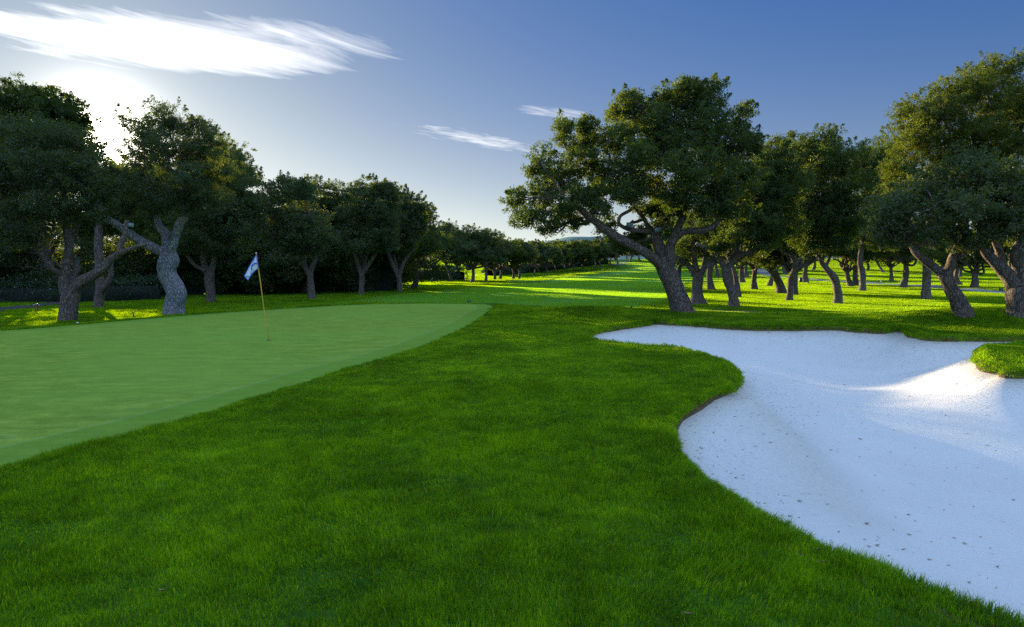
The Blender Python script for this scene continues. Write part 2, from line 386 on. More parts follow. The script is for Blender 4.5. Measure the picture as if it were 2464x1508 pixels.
def green_mat():
    m, t, out = mat('putting_turf'); pos = t.node('ShaderNodeNewGeometry').outputs['Position']
    sd = t.node('ShaderNodeAttribute', attribute_name='sd').outputs['Fac']      # metres in from the edge
    st = t.mapping(pos, scale=(1.0, 2.4, 1), rot=(0, 0, R(-18)))
    n1 = t.noise(st, 1.3, 5, 0.68); n2 = t.noise(pos, 55.0, 3, 0.75); n3 = t.noise(pos, 0.22, 3, 0.5)
    n4 = t.noise(t.mapping(pos, scale=(1, 5, 1), rot=(0, 0, R(-24))), 3.0, 5, 0.7)
    n5 = t.noise(pos, 6.0, 5, 0.8)
    f = t.m('ADD', t.m('MULTIPLY', n1, 0.42), t.m('ADD', t.m('MULTIPLY', n2, 0.28), t.m('MULTIPLY', n5, 0.30)))
    c = t.ramp(f, [(0.36, (0.115, 0.18, 0.022)), (0.5, (0.20, 0.29, 0.036)), (0.64, (0.34, 0.42, 0.065))])
    c = t.mix(t.ramp(n3, [(0.4, 0.0), (0.65, 0.55)]), c, (0.20, 0.34, 0.045))
    # collar mown a little higher: darker, separated by a pale thin line and worn pale scuffs
    jit = t.m('ADD', sd, t.m('MULTIPLY', t.m('SUBTRACT', n1, 0.5), 0.06))
    coll = t.ramp(t.m('DIVIDE', jit, 2.0), [(0.0, 1.0), (0.34, 1.0), (0.36, 0.0)])
    c = t.mix(t.m('MULTIPLY', coll, 0.5), c, (0.12, 0.25, 0.03))
    line = t.ramp(t.m('DIVIDE', jit, 2.0), [(0.33, 0.0), (0.35, 1.0), (0.37, 0.0)])
    c = t.mix(t.m('MULTIPLY', line, 0.25), c, (0.3, 0.36, 0.2))
    band = t.ramp(t.m('DIVIDE', jit, 3.0), [(0.24, 0.0), (0.33, 1.0), (0.5, 0.0)])
    scuff = t.ramp(n4, [(0.55, 0.0), (0.75, 1.0)])
    c = t.mix(t.m('MULTIPLY', t.m('MULTIPLY', band, scuff), 0.55), c, (0.38, 0.42, 0.27))
    bmp = t.node('ShaderNodeBump', ins={'Strength': 0.5, 'Distance': 0.01, 'Height': n2})
    b = t.node('ShaderNodeBsdfDiffuse', ins={0: c})
    t.l.new(bmp.outputs[0], b.inputs['Normal']); t.l.new(b.outputs[0], out.inputs[0]); return m
M['green'] = green_mat()
def fair_mat():
    m, t, out = mat('fairway_turf'); pos = t.node('ShaderNodeNewGeometry').outputs['Position']
    n1 = t.noise(pos, 0.25, 4, 0.6); n2 = t.noise(pos, 9.0, 3, 0.7)
    f = t.m('ADD', t.m('MULTIPLY', n1, 0.6), t.m('MULTIPLY', n2, 0.4))
    c = t.ramp(f, [(0.3, (0.06, 0.16, 0.03)), (0.7, (0.10, 0.23, 0.04))])
    b = t.node('ShaderNodeBsdfDiffuse', ins={0: c}); t.l.new(b.outputs[0], out.inputs[0]); return m
M['fair'] = fair_mat()
def sand_mat():
    m, t, out = mat('bunker_sand'); pos = t.node('ShaderNodeNewGeometry').outputs['Position']
    sd = t.node('ShaderNodeAttribute', attribute_name='sd').outputs['Fac']
    n1 = t.noise(pos, 0.8, 4, 0.6); n2 = t.noise(pos, 120.0, 3, 0.8); n3 = t.noise(pos, 30.0, 4, 0.7)
    rk = t.mapping(pos, scale=(1.6, 16, 1), rot=(0, 0, R(-8)))
    rake = t.noise(rk, 1.6, 4, 0.75, 0.5)
    c = t.mix(n1, (0.66, 0.61, 0.52), (0.79, 0.745, 0.65))
    c = t.mix(t.ramp(n3, [(0.6, 0.0), (0.85, 0.4)]), c, (0.55, 0.48, 0.38))
    # clippings and stained sand blown against the lip
    edge = t.ramp(t.m('DIVIDE', sd, 1.8), [(0.0, 1.0), (0.25, 0.75), (1.0, 0.12)])
    fleck = t.noise(t.mapping(pos, scale=(26, 60, 1), rot=(0, 0, R(-35))), 1.0, 3, 0.8)
    fl = t.m('MULTIPLY', edge, t.ramp(fleck, [(0.52, 0.0), (0.66, 1.0)]))
    c = t.mix(t.m('MULTIPLY', fl, 0.75), c, (0.24, 0.22, 0.13))
    dl = t.ramp(t.noise(t.mapping(pos, scale=(3, 34, 1), rot=(0, 0, R(-6))), 1.5, 4, 0.85), [(0.60, 0.0), (0.75, 0.5)])
    c = t.mix(dl, c, (0.40, 0.38, 0.33))
    stain = t.ramp(t.m('DIVIDE', sd, 0.35), [(0.0, 0.85), (1.0, 0.0)])
    c = t.mix(t.m('MULTIPLY', stain, n1), c, (0.40, 0.29, 0.17))
    du = t.node('ShaderNodeAttribute', attribute_name='dust').outputs['Fac']
    c = t.mix(t.m('MULTIPLY', t.m('MULTIPLY', du, t.ramp(n3, [(0.35, 0.35), (0.7, 1.0)])), 0.55), c, (0.50, 0.41, 0.29))
    hgt = t.m('ADD', t.m('MULTIPLY', n2, 0.45), t.m('ADD', t.m('MULTIPLY', n3, 0.5), t.m('MULTIPLY', rake, 1.4)))
    bmp = t.node('ShaderNodeBump', ins={'Strength': 0.7, 'Distance': 0.012, 'Height': hgt})
    b = t.node('ShaderNodeBsdfPrincipled', ins={'Base Color': c, 'Roughness': 0.9, 'Specular IOR Level': 0.2})
    t.l.new(bmp.outputs[0], b.inputs['Normal']); t.l.new(b.outputs[0], out.inputs[0]); return m
M['sand'] = sand_mat()
def lip_mat():
    m, t, out = mat('lip_earth'); pos = t.node('ShaderNodeNewGeometry').outputs['Position']
    n = t.noise(pos, 18, 5, 0.7); n2 = t.noise(t.mapping(pos, scale=(60, 60, 8)), 1.0, 3, 0.7)
    c = t.ramp(t.m('ADD', t.m('MULTIPLY', n, 0.5), t.m('MULTIPLY', n2, 0.5)), [(0.3, (0.05, 0.035, 0.018)), (0.5, (0.16, 0.11, 0.05)), (0.7, (0.33, 0.25, 0.13))])
    bmp = t.node('ShaderNodeBump', ins={'Strength': 1.0, 'Distance': 0.02, 'Height': n2})
    b = t.node('ShaderNodeBsdfDiffuse', ins={0: c}); t.l.new(bmp.outputs[0], b.inputs['Normal'])
    t.l.new(b.outputs[0], out.inputs[0]); return m
M['lip'] = lip_mat()
def bark_mat(name, c0, c1, c2, sc=1.0):
    m, t, out = mat(name); pos = t.node('ShaderNodeTexCoord').outputs['Object']
    st = t.mapping(pos, scale=(9 * sc, 9 * sc, 2.6 * sc))
    vo = t.node('ShaderNodeTexVoronoi', feature='DISTANCE_TO_EDGE', ins={'Scale': 1.0})
    wv = t.node('ShaderNodeVectorMath', operation='ADD', ins={0: st, 1: t.node('ShaderNodeVectorMath', operation='SCALE', ins={0: t.noise(pos, 7 * sc, 4, 0.6, out=1), 'Scale': 1.6}).outputs[0]}).outputs[0]
    t.l.new(wv, vo.inputs['Vector'])
    e = t.ramp(vo.outputs['Distance'], [(0.0, 0.0), (0.12, 0.7), (0.4, 1.0)])
    n = t.noise(pos, 26 * sc, 5, 0.7); n2 = t.noise(pos, 1.4, 3)
    h = t.m('ADD', t.m('MULTIPLY', e, 0.8), t.m('MULTIPLY', n, 0.5))
    c = t.ramp(h, [(0.25, c0), (0.75, c1), (1.2, c2)])
    c = t.mix(t.ramp(n2, [(0.45, 0.0), (0.7, 0.5)]), c, (c1[0] * 1.25, c1[1] * 0.95, c1[2] * 0.75))
    bmp = t.node('ShaderNodeBump', ins={'Strength': 0.8, 'Distance': 0.04, 'Height': h})
    b = t.node('ShaderNodeBsdfPrincipled', ins={'Base Color': c, 'Roughness': 0.9, 'Specular IOR Level': 0.15})
    t.l.new(bmp.outputs[0], b.inputs['Normal']); t.l.new(b.outputs[0], out.inputs[0]); return m
M['bark'] = bark_mat('bark', (0.07, 0.052, 0.04), (0.18, 0.138, 0.105), (0.30, 0.245, 0.20), 2.0)
M['bark_pale'] = bark_mat('bark_pale', (0.12, 0.105, 0.10), (0.31, 0.29, 0.285), (0.52, 0.50, 0.50), 2.0)
def path_mat(name, c1, c2):
    m, t, out = mat(name); pos = t.node('ShaderNodeNewGeometry').outputs['Position']
    n = t.noise(pos, 1.5, 5, 0.7); c = t.mix(n, c1, c2)
    b = t.node('ShaderNodeBsdfDiffuse', ins={0: c}); t.l.new(b.outputs[0], out.inputs[0]); return m
M['path'] = path_mat('asphalt_path', (0.16, 0.155, 0.16), (0.27, 0.25, 0.25))
M['dirt'] = path_mat('bare_earth', (0.12, 0.07, 0.04), (0.26, 0.16, 0.09))
M['hill'] = None

# ------------------------------------------------------------------ setting: ground
def build_ground():
    a = np.concatenate((np.arange(-180, -50, 2.0), np.arange(-50, 50, 0.125), np.arange(50, 180, 2.0)))
    a = np.radians(a); r = np.concatenate(([0.02], np.geomspace(0.4, 60, 470), np.geomspace(60.8, 8500, 260)))
    X = r[:, None] * np.sin(a)[None]; Y = r[:, None] * np.cos(a)[None]
    Z = hbase(X, Y)
    d = sd_b(X, Y, 1.0)
    dcut = sstep(0.22, 0.12, d)           # cut away under the sand and its lip
    Z = np.where(d < 0.25, Z - dcut * 1.3, Z)
    for poly, off in ((GREEN, 0.03), (FAIR, 0.03)):
        g = sdpoly(X, Y, poly[::2] if poly is GREEN else poly, 1.0)
        Z = Z - off * sstep(0.0, -0.25, g)
    # far ground stays level, the hills have their own mesh
    n, m = X.shape
    i = np.arange(n - 1)[:, None]; j = np.arange(m)[None]; jn = (j + 1) % m
    Q = np.stack((i * m + j, (i + 1) * m + j, (i + 1) * m + jn, i * m + jn), -1).reshape(-1, 4)
    me = np_mesh('ground', np.stack((X, Y, Z), -1).reshape(-1, 3), quads=Q[:, ::-1], smooth=True)
    link('ground', me, M['ground'], kind='structure')
build_ground()

def sheet(name, poly, zfun, step, m, inner=None, attr=True, lift=0.0, grow=0.0):
    """triangulated sheet bounded exactly by poly (minus inner)"""
    lo = poly.min(0); hi = poly.max(0)
    gx, gy = np.meshgrid(np.arange(lo[0], hi[0], step), np.arange(lo[1], hi[1], step * 0.9)); gx[::2] += step / 2
    gx = gx.ravel() + rs.uniform(-.1, .1, gx.size) * step; gy = gy.ravel() + rs.uniform(-.1, .1, gy.size) * step
    d = sdpoly(gx, gy, poly, 0.5)
    if inner is not None: d = np.maximum(d, -sdpoly(gx, gy, inner, 0.5))
    k = d < -step * 0.45; gx, gy = gx[k], gy[k]
    pts = [Vector(p) for p in poly] ; edges = [(i, (i + 1) % len(poly)) for i in range(len(poly))]
    if inner is not None:
        n0 = len(pts); pts += [Vector(p) for p in inner]; edges += [(n0 + i, n0 + (i + 1) % len(inner)) for i in range(len(inner))]
    pts += [Vector((x, y)) for x, y in zip(gx, gy)]
    vo, eo, fo, _, _, _ = delaunay_2d_cdt(pts, edges, [], 0, 1e-5, False)
    V = np.array([(p[0], p[1]) for p in vo]); T = np.array(fo)
    c = V[T].mean(1); dc = sdpoly(c[:, 0], c[:, 1], poly, 0.5)
    if inner is not None: dc = np.maximum(dc, -sdpoly(c[:, 0], c[:, 1], inner, 0.5))
    T = T[dc < 0]
    a, b, cc = V[T[:, 0]], V[T[:, 1]], V[T[:, 2]]
    ar = (b[:, 0] - a[:, 0]) * (cc[:, 1] - a[:, 1]) - (b[:, 1] - a[:, 1]) * (cc[:, 0] - a[:, 0])
    T[ar < 0] = T[ar < 0][:, ::-1]
    dv = -sdpoly(V[:, 0], V[:, 1], poly, 0.5)
    if inner is not None: dv = np.minimum(dv, sdpoly(V[:, 0], V[:, 1], inner, 6))
    Z = zfun(V[:, 0], V[:, 1], np.clip(dv, 0, 99)) + lift
    me = np_mesh(name, np.column_stack((V, Z)), tris=T, smooth=True, attrs={'sd': np.clip(dv, 0, 50), 'dust': (np.exp(-(ridge(V[:, 0], V[:, 1])[0] / 0.5) ** 2) if inner is not None else dv * 0)})
    return link(name, me, m, kind='structure')
sheet('bunker_sand', BUNK, lambda x, y, d: sandz(x, y, d), 0.085, M['sand'], inner=ISL)
sheet('putting_green', GREEN, lambda x, y, d: hbase(x, y), 0.3, M['green'], lift=0.004)
sheet('fairway', FAIR, lambda x, y, d: hbase(x, y), 1.6, M['fair'], lift=0.004)

def build_lip():
    acc = Acc()
    for poly, sgn in ((BUNK, 1), (ISL, -1)):
        P = poly; n = len(P); T = np.roll(P, -1, 0) - np.roll(P, 1, 0); T /= np.linalg.norm(T, axis=1)[:, None]
        area = np.sum(P[:, 0] * np.roll(P[:, 1], -1) - np.roll(P[:, 0], -1) * P[:, 1])
        N = np.column_stack((T[:, 1], -T[:, 0])) * (1 if area > 0 else -1) * sgn      # away from the sand
        L = np.arange(n) * 0.1
        jit = (fbm(L * 1.7, L * 0 + 3, 3, 3) - 0.43) * 0.06
        rows = []
        hb = hbase(P[:, 0], P[:, 1]); sz = sandz(P[:, 0], P[:, 1], np.zeros(n))
        for off, dz in ((0.34, -0.03), (0.14, 0.004), (0.03, 0.0), (0.0, -0.02)):
            Q = P + N * (off + jit[:, None]); rows.append(np.column_stack((Q, hbase(Q[:, 0], Q[:, 1]) + dz)))
        Q = P + N * (0.03 + jit[:, None]); rows.append(np.column_stack((Q, (hb + sz) / 2)))
        Q = P - N * (0.03 - jit[:, None]); rows.append(np.column_stack((Q, sz - 0.01)))
        Q = P - N * 0.05; rows.append(np.column_stack((Q, sz - 0.15)))
        V = np.vstack(rows); m = len(rows)
        i = np.arange(m - 1)[:, None]; j = np.arange(n)[None]; jn = (j + 1) % n
        acc.add(V, np.stack((i * n + j, i * n + jn, (i + 1) * n + jn, (i + 1) * n + j), -1).reshape(-1, 4))
    link('bunker_lip', acc.mesh('bunker_lip', smooth=True), M['lip'], kind='structure')
build_lip()

def ribbon(name, pts, w, m, lift=0.02, step=0.5):
    P = catmull(pts, step)[:, :2]; T = np.gradient(P, axis=0); T /= np.linalg.norm(T, axis=1)[:, None]
    N = np.column_stack((T[:, 1], -T[:, 0])); w = np.interp(np.linspace(0, 1, len(P)), np.linspace(0, 1, len(w)), w) if hasattr(w, '__len__') else w * np.ones(len(P))
    rows = []
    for s in (-1, -0.5, 0, 0.5, 1):
        Q = P + N * (w * s / 2)[:, None]; rows.append(np.column_stack((Q, hbase(Q[:, 0], Q[:, 1]) + lift)))
    V = np.vstack(rows); n = len(P); i = np.arange(4)[:, None]; j = np.arange(n - 1)[None]
    Q = np.stack((i * n + j, i * n + j + 1, (i + 1) * n + j + 1, (i + 1) * n + j), -1).reshape(-1, 4)
    link(name, np_mesh(name, V, quads=Q, smooth=True), m, kind='structure')
    return P, w
PATHS = []
PATHS.append(ribbon('cart_path', outl([(1828,647),(1845,660),(1885,667),(1945,671),(2037,677),(2081,680),(2216,687),(2309,695),(2421,704),(2560,717),(2760,745)]), 2.6, M['path']))
PATHS.append(ribbon('garden_path', outl([(-160,766),(0,744),(100,734),(192,724),(261,717),(330,709),(390,702),(420,697)]), 1.3, M['path']))
PATHS.append(ribbon('far_path', [gpt(1486, 637)[:2], gpt(1500, 631.5)[:2], gpt(1514, 628)[:2]], 3.0, M['path'], step=2))
PATHS.append(ribbon('dirt_strip', outl([(1660,745.5),(1740,748),(1820,753),(1915,760)]), [0.5, 0.8, 0.8, 0.5], M['dirt']))

def build_hills():
    m, t, out = mat('hazed_hill_scrub'); pos = t.node('ShaderNodeNewGeometry').outputs['Position']
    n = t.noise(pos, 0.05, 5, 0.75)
    c = t.ramp(n, [(0.35, (0.10, 0.16, 0.13)), (0.55, (0.19, 0.25, 0.19)), (0.7, (0.30, 0.35, 0.27))])  # scrub tones paled and cooled: distance haze is put into the colour
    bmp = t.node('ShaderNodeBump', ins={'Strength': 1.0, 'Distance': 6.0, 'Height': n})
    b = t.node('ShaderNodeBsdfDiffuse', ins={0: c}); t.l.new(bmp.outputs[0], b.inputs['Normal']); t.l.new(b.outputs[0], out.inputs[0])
    x = np.linspace(-700, 900, 160); y = np.linspace(900, 1800, 90); X, Y = np.meshgrid(x, y)
    prof = np.interp(X[0], [-700, -200, 0, 60, 110, 170, 230, 300, 420, 600, 900], [0, 12, 30, 50, 62, 64, 62, 66, 50, 30, 8])
    Z = prof[None] * np.exp(-((Y - 1400) / 260) ** 2) * (0.93 + 0.14 * fbm(X / 60, Y / 60, 2, 4)) + 3
    n_, m_ = X.shape; i = np.arange(n_ - 1)[:, None]; j = np.arange(m_ - 1)[None]
    Q = np.stack((i * m_ + j, i * m_ + j + 1, (i + 1) * m_ + j + 1, (i + 1) * m_ + j), -1).reshape(-1, 4)
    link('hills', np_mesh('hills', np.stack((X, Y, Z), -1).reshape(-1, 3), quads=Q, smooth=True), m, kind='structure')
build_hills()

#GRASS_BEGIN
# ------------------------------------------------------------------ grass
def blades(name, size, n, wid, length, mat_, seed, seg2=True, lean=0.45, disc=False, dead=0.03):
    r = np.random.RandomState(seed)
    if disc:
        q = np.sqrt(r.rand(n)) * size / 2; a = r.rand(n) * 2 * np.pi; bx, by = q * np.cos(a), q * np.sin(a)
    else: bx, by = (r.rand(2, n) - 0.5) * size
    th = r.rand(n) * 2 * np.pi; ln = length * r.uniform(0.55, 1.25, n); le = np.abs(r.normal(0, lean, n)) + 0.08
    ph = r.rand(n) * 2 * np.pi; w = wid * r.uniform(0.6, 1.2, n) / 2
    dx, dy = np.cos(ph), np.sin(ph); sx, sy = np.cos(th) * w, np.sin(th) * w
    h1 = ln * 0.5; mx = bx + dx * le * ln * 0.22; my = by + dy * le * ln * 0.22
    h2 = ln * np.clip(1 - le * 0.35, 0.35, 1); tx = bx + dx * le * ln * 0.95; ty = by + dy * le * ln * 0.95
    z0 = np.full(n, -0.008)
    rnd = r.rand(n)
    if seg2:
        V = np.stack([np.stack(q, -1) for q in ((bx - sx, by - sy, z0), (bx + sx, by + sy, z0), (mx + sx * .8, my + sy * .8, h1), (mx - sx * .8, my - sy * .8, h1), (tx, ty, h2))], 1).reshape(-1, 3)
        k = np.arange(n)[:, None] * 5
        return np_mesh(name, V, quads=k + np.array([[0, 1, 2, 3]]), tris=k + np.array([[3, 2, 4]]), attrs={'rnd': np.repeat(rnd, 5)})
    V = np.stack([np.stack(q, -1) for q in ((bx - sx, by - sy, z0), (bx + sx, by + sy, z0), (tx, ty, h2))], 1).reshape(-1, 3)
    return np_mesh(name, V, tris=np.arange(n)[:, None] * 3 + np.array([[0, 1, 2]]), attrs={'rnd': np.repeat(rnd, 3)})
def src(me, m):
    me.materials.append(m); return bpy.data.objects.new(me.name, me)
def scatter(name, variants, P, rot, scl, idx, label, cat):
    me = np_mesh(name, P, attrs={'rot': rot, 'scl': scl, 'idx': idx.astype(np.int32)})
    ng = bpy.data.node_groups.new(name, 'GeometryNodeTree')
    ng.interface.new_socket('Geometry', in_out='INPUT', socket_type='NodeSocketGeometry')
    ng.interface.new_socket('Geometry', in_out='OUTPUT', socket_type='NodeSocketGeometry')
    t = NT(ng); gi = t.node('NodeGroupInput'); go = t.node('NodeGroupOutput')
    jo = t.node('GeometryNodeJoinGeometry')
    for o in reversed(variants):
        oi = t.node('GeometryNodeObjectInfo', transform_space='ORIGINAL'); oi.inputs['Object'].default_value = o
        oi.inputs['As Instance'].default_value = True; t.l.new(oi.outputs['Geometry'], jo.inputs[0])
    def na(n, dt):
        nd = t.node('GeometryNodeInputNamedAttribute', data_type=dt); nd.inputs['Name'].default_value = n; return nd.outputs[0]
    ip = t.node('GeometryNodeInstanceOnPoints')
    t.l.new(gi.outputs[0], ip.inputs['Points']); t.l.new(jo.outputs[0], ip.inputs['Instance'])
    ip.inputs['Pick Instance'].default_value = True
    t.l.new(na('idx', 'INT'), ip.inputs['Instance Index'])
    er = t.node('FunctionNodeEulerToRotation'); t.l.new(na('rot', 'FLOAT_VECTOR'), er.inputs[0])
    t.l.new(er.outputs[0], ip.inputs['Rotation']); t.l.new(na('scl', 'FLOAT_VECTOR'), ip.inputs['Scale'])
    t.l.new(ip.outputs[0], go.inputs[0])
    o = link(name, me, None, label=label, cat=cat, kind='stuff')
    md = o.modifiers.new('scatter', 'NODES'); md.node_group = ng
    return o
def euler_for(x, y, yaw, lean=None):
    e = 0.15; nx = -(hbase(x + e, y) - hbase(x - e, y)) / (2 * e); ny = -(hbase(x, y + e) - hbase(x, y - e)) / (2 * e)
    if lean is not None: nx = nx + lean[0]; ny = ny + lean[1]
    # rotation = tilt(normal) * yaw, as XYZ euler
    N = np.column_stack((nx, ny, np.ones_like(nx))); N /= np.linalg.norm(N, axis=1)[:, None]
    c, s = np.cos(yaw), np.sin(yaw); X = np.column_stack((c, s, np.zeros_like(c)))
    X -= N * np.sum(X * N, 1)[:, None]; X /= np.linalg.norm(X, axis=1)[:, None]; Yv = np.cross(N, X)
    # columns X,Yv,N ; XYZ euler extraction (R = Rz Ry Rx)
    ry = -np.arcsin(np.clip(X[:, 2], -1, 1)); rx = np.arctan2(Yv[:, 2], N[:, 2]); rz = np.arctan2(X[:, 1], X[:, 0])
    return np.column_stack((rx, ry, rz))
def grid(y0, y1, step, pad=1.25, back=None):
    ys = np.arange(y0, y1, step); xm = (y1 * 0.75 * pad + 1.5)
    X, Y = np.meshgrid(np.arange(-xm, xm, step), ys)
    X = X.ravel() + rs.uniform(-.3, .3, X.size) * step; Y = Y.ravel() + rs.uniform(-.3, .3, Y.size) * step
    k = np.abs(X) < Y * 0.75 * pad + 1.2; return X[k], Y[k]
def build_grass():
    B = M['blade']
    near = [src(blades('tuft_a%d' % i, 0.17, 205, 0.0036, 0.050, B, 10 + i), B) for i in range(5)]          # 0-4
    edge = [src(blades('tuft_b%d' % i, 0.10, 60, 0.0038, 0.062, B, 30 + i, disc=True), B) for i in range(4)]  # 5-8
    mid = [src(blades('tuft_c%d' % i, 0.70, 1500, 0.0075, 0.050, B, 40 + i, lean=.5), B) for i in range(4)]   # 9-12
    edg2 = [src(blades('tuft_d%d' % i, 0.24, 150, 0.0075, 0.066, B, 50 + i, disc=True), B) for i in range(4)]  # 13-16
    far = [src(blades('tuft_e%d' % i, 2.6, 4200, 0.020, 0.055, B, 60 + i, seg2=False), B) for i in range(4)]  # 17-20
    vfar = [src(blades('tuft_f%d' % i, 9.0, 6500, 0.07, 0.075, B, 70 + i, seg2=False), B) for i in range(3)]  # 21-23
    tall = [src(blades('tuft_g%d' % i, 0.14, 14, 0.0042, 0.085, B, 80 + i, disc=True, lean=.7), B) for i in range(3)]  # 24-26
    V = near + edge + mid + edg2 + far + vfar + tall
    out = []
    def put(x, y, lo, hi, sc, zs=None, lean=None, wide=0.25, comb=0.0):
        n = len(x); yaw = rs.rand(n) * 6.283
        nz = fbm(x * 2.0, y * 3.0, 44, 3); hz = 0.40 + 1.75 * (nz - 0.10)
        hz = np.clip(hz, 0.42, 1.8) if hi < 9 or lo > 23 else np.clip(0.6 + 1.0 * (fbm(x * .5, y * .9, 45, 3) - .2), .5, 1.3) * (zs if zs is not None else 1.0)
        wx = (fbm(x * .9, y * 1.3, 71, 2) - .37) * 2.2; wy = (fbm(x * .9, y * 1.3, 81, 2) - .37) * 2.2
        lean = (wx * comb, wy * comb) if lean is None else (lean[0] + wx * comb, lean[1] + wy * comb)
        s = sc * rs.uniform(1.0, 1.0 + wide, n)
        out.append((np.column_stack((x, y, hbase(x, y))), euler_for(x, y, yaw, lean), np.column_stack((s, s, hz)), rs.randint(lo, hi + 1, n)))
    def masks(x, y):
        b = sd_b(x, y, 1.5); g = sdpoly(x, y, GREEN[::2], 1.5); f = sdpoly(x, y, FAIR, 2)
        p = np.full(x.shape, 9.0)
        for P, w in PATHS:
            lo = P.min(0) - 6; hi = P.max(0) + 6; k = np.where((x > lo[0]) & (x < hi[0]) & (y > lo[1]) & (y < hi[1]))[0]
            if len(k):
                for q in range(0, len(P), 1):
                    p[k] = np.minimum(p[k], np.hypot(x[k] - P[q, 0], y[k] - P[q, 1]) - w[q] / 2)
        return b, g, f, p
    # near and its edges
    x, y = grid(2.0, 9.6, 0.108); b, g, f, p = masks(x, y); k = (b > 0.10) & (g > 0.10)
    put(x[k], y[k], 0, 4, 1.0, comb=0.55)
    x, y = grid(2.0, 9.4, 0.042); b, g, f, p = masks(x, y); k = (b > -0.005) & (g > 0.03) & ((b < 0.16) | (g < 0.16))
    x, y, b = x[k], y[k], b[k]
    e = 0.05; gx = (sd_b(x + e, y, 1) - b) / e; gy = (sd_b(x, y + e, 1) - b) / e
    w = np.where(b < 0.16, (0.16 - b) / 0.16 * 1.1, 0)
    put(x, y, 5, 8, 1.0, lean=(-gx * w, -gy * w), comb=.4)
    x, y = grid(2.0, 10, 0.16); b, g, f, p = masks(x, y); k = (b > 0.03) & (g > 0.15) & (fbm(x * .8, y * .8, 5, 3) > 0.42) & (rs.rand(len(x)) < 0.7)
    put(x[k], y[k], 24, 26, 1.0, comb=.6)
    # middle distance
    x, y = grid(9.0, 27, 0.42); b, g, f, p = masks(x, y); k = (b > 0.42) & (g > 0.42)
    put(x[k], y[k], 9, 12, 1.0)
    x, y = grid(9.2, 24, 0.10); b, g, f, p = masks(x, y); k = (b > 0.0) & (g > 0.08) & ((b < 0.5) | (g < 0.5))
    x, y, b = x[k], y[k], b[k]; gx = (sd_b(x + e, y, 1) - b) / e; gy = (sd_b(x, y + e, 1) - b) / e
    w = np.where(b < 0.25, (0.25 - b) / 0.25 * 0.8, 0)
    put(x, y, 13, 16, 1.0, lean=(-gx * w, -gy * w))
    # lawns and far
    x, y = grid(26, 90, 1.7); b, g, f, p = masks(x, y); k = (g > 1.3) & (f > 1.0) & (p > 0.9)
    put(x[k], y[k], 17, 20, 1.0)
    x, y = grid(24, 90, 0.5, 1.0); b, g, f, p = masks(x, y); k = (((g > 0.1) & (g < 1.4)) | ((p > 0.1) & (p < 1.2)) | ((f > 0) & (f < 1.2))) & (g > 0.1) & (f > 0) & (p > 0.1)
    put(x[k], y[k], 9, 12, 0.7)
    x, y = grid(88, 330, 6.5); b, g, f, p = masks(x, y); k = (f > 3.5) & (p > 3.0)
    put(x[k], y[k], 21, 23, 1.0)
    P, Rr, Sc, I = [np.concatenate(q) for q in zip(*out)]
    scatter('rough_grass', V, P, Rr, Sc, I, 'dense green rough grass covering the ground around the green and bunker', 'grass')
    # fairway: short blades
    FB = M['fblade']; out.clear()
    fv = [src(blades('mown_a%d' % i, 2.6, 5200, 0.018, 0.022, FB, 90 + i, seg2=False, lean=.35), FB) for i in range(3)]
    fv += [src(blades('mown_b%d' % i, 9.0, 8000, 0.06, 0.040, FB, 95 + i, seg2=False, lean=.35), FB) for i in range(3)]
    x, y = grid(27, 92, 1.6); b, g, f, p = masks(x, y); k = f < -0.9
    put(x[k], y[k], 0, 2, 1.0)
    x, y = grid(30, 92, 0.8); b, g, f, p = masks(x, y); k = (f < -0.35) & (f > -1.3)
    put(x[k], y[k], 0, 2, 0.35)
    x, y = grid(90, 240, 6.0); b, g, f, p = masks(x, y); k = f < -3
    put(x[k], y[k], 3, 5, 1.0)
    P, Rr, Sc, I = [np.concatenate(q) for q in zip(*out)]
    scatter('mown_grass', fv, P, Rr, Sc, I, 'short mown grass of the fairway striped with low sun', 'grass')
build_grass()
#GRASS_END

#TREES
# ------------------------------------------------------------------ trees
# gaps in the foliage through which the low sun reaches the ground
GAPS = [np.array(outl(q)) for q in (
 [(-80,772),(50,748),(135,741),(180,744),(160,772),(60,790),(-80,806)],
 [(190,752),(250,745),(440,743),(450,757),(330,768),(200,776)],
 [(1800,872),(1900,858),(2100,846),(2464,838),(2600,900),(2464,962),(2200,925),(1960,900)],
 [(2180,772),(2300,764),(2500,760),(2520,778),(2280,784)],
 [(2340,832),(2500,822),(2560,880),(2440,892),(2350,870)],
 [(1080,741),(1190,736),(1215,742),(1120,748)],
 [(990,698),(1400,708),(1640,706),(1640,722),(1400,719),(1000,702)],
 [(1250,686),(1640,682),(1640,697),(1300,692)],
 [(1420,662),(1640,655),(1640,674),(1400,672)])]
GAPZ = [-0.22, -0.22, -0.45, 0.2, 0.08, 0.0, -0.25, -0.26, -0.2]
def carve(P):
    keep = np.ones(len(P), bool)
    for g, zg in zip(GAPS, GAPZ):
        k = (P[:, 2] - zg) / sd_[2]; x = P[:, 0] - sd_[0] * k; y = P[:, 1] - sd_[1] * k
        lo = g.min(0) - .5; hi = g.max(0) + .5
        q = np.where((x > lo[0]) & (x < hi[0]) & (y > lo[1]) & (y < hi[1]) & (P[:, 2] > 0.7))[0]
        if len(q):
            a, b = x[q] * .86 + y[q] * .51, -x[q] * .51 + y[q] * .86       # across and along the light
            d = sdpoly(x[q], y[q], g, 1.0) + (fbm(a * 1.4, b * .35, 61, 3) - .40) * (1.4 if zg == -0.45 else 2.2) - (0.35 if zg in (-0.45, 0.2) else 0)
            hk = (np.sin(P[q, 0] * 91.7 + P[q, 1] * 47.3 + P[q, 2] * 63.1) * 43758.5) % 1.0
            keep[q[(d < 0) & (hk > {0.0: 0.35}.get(zg, 0.05))]] = False
    return keep
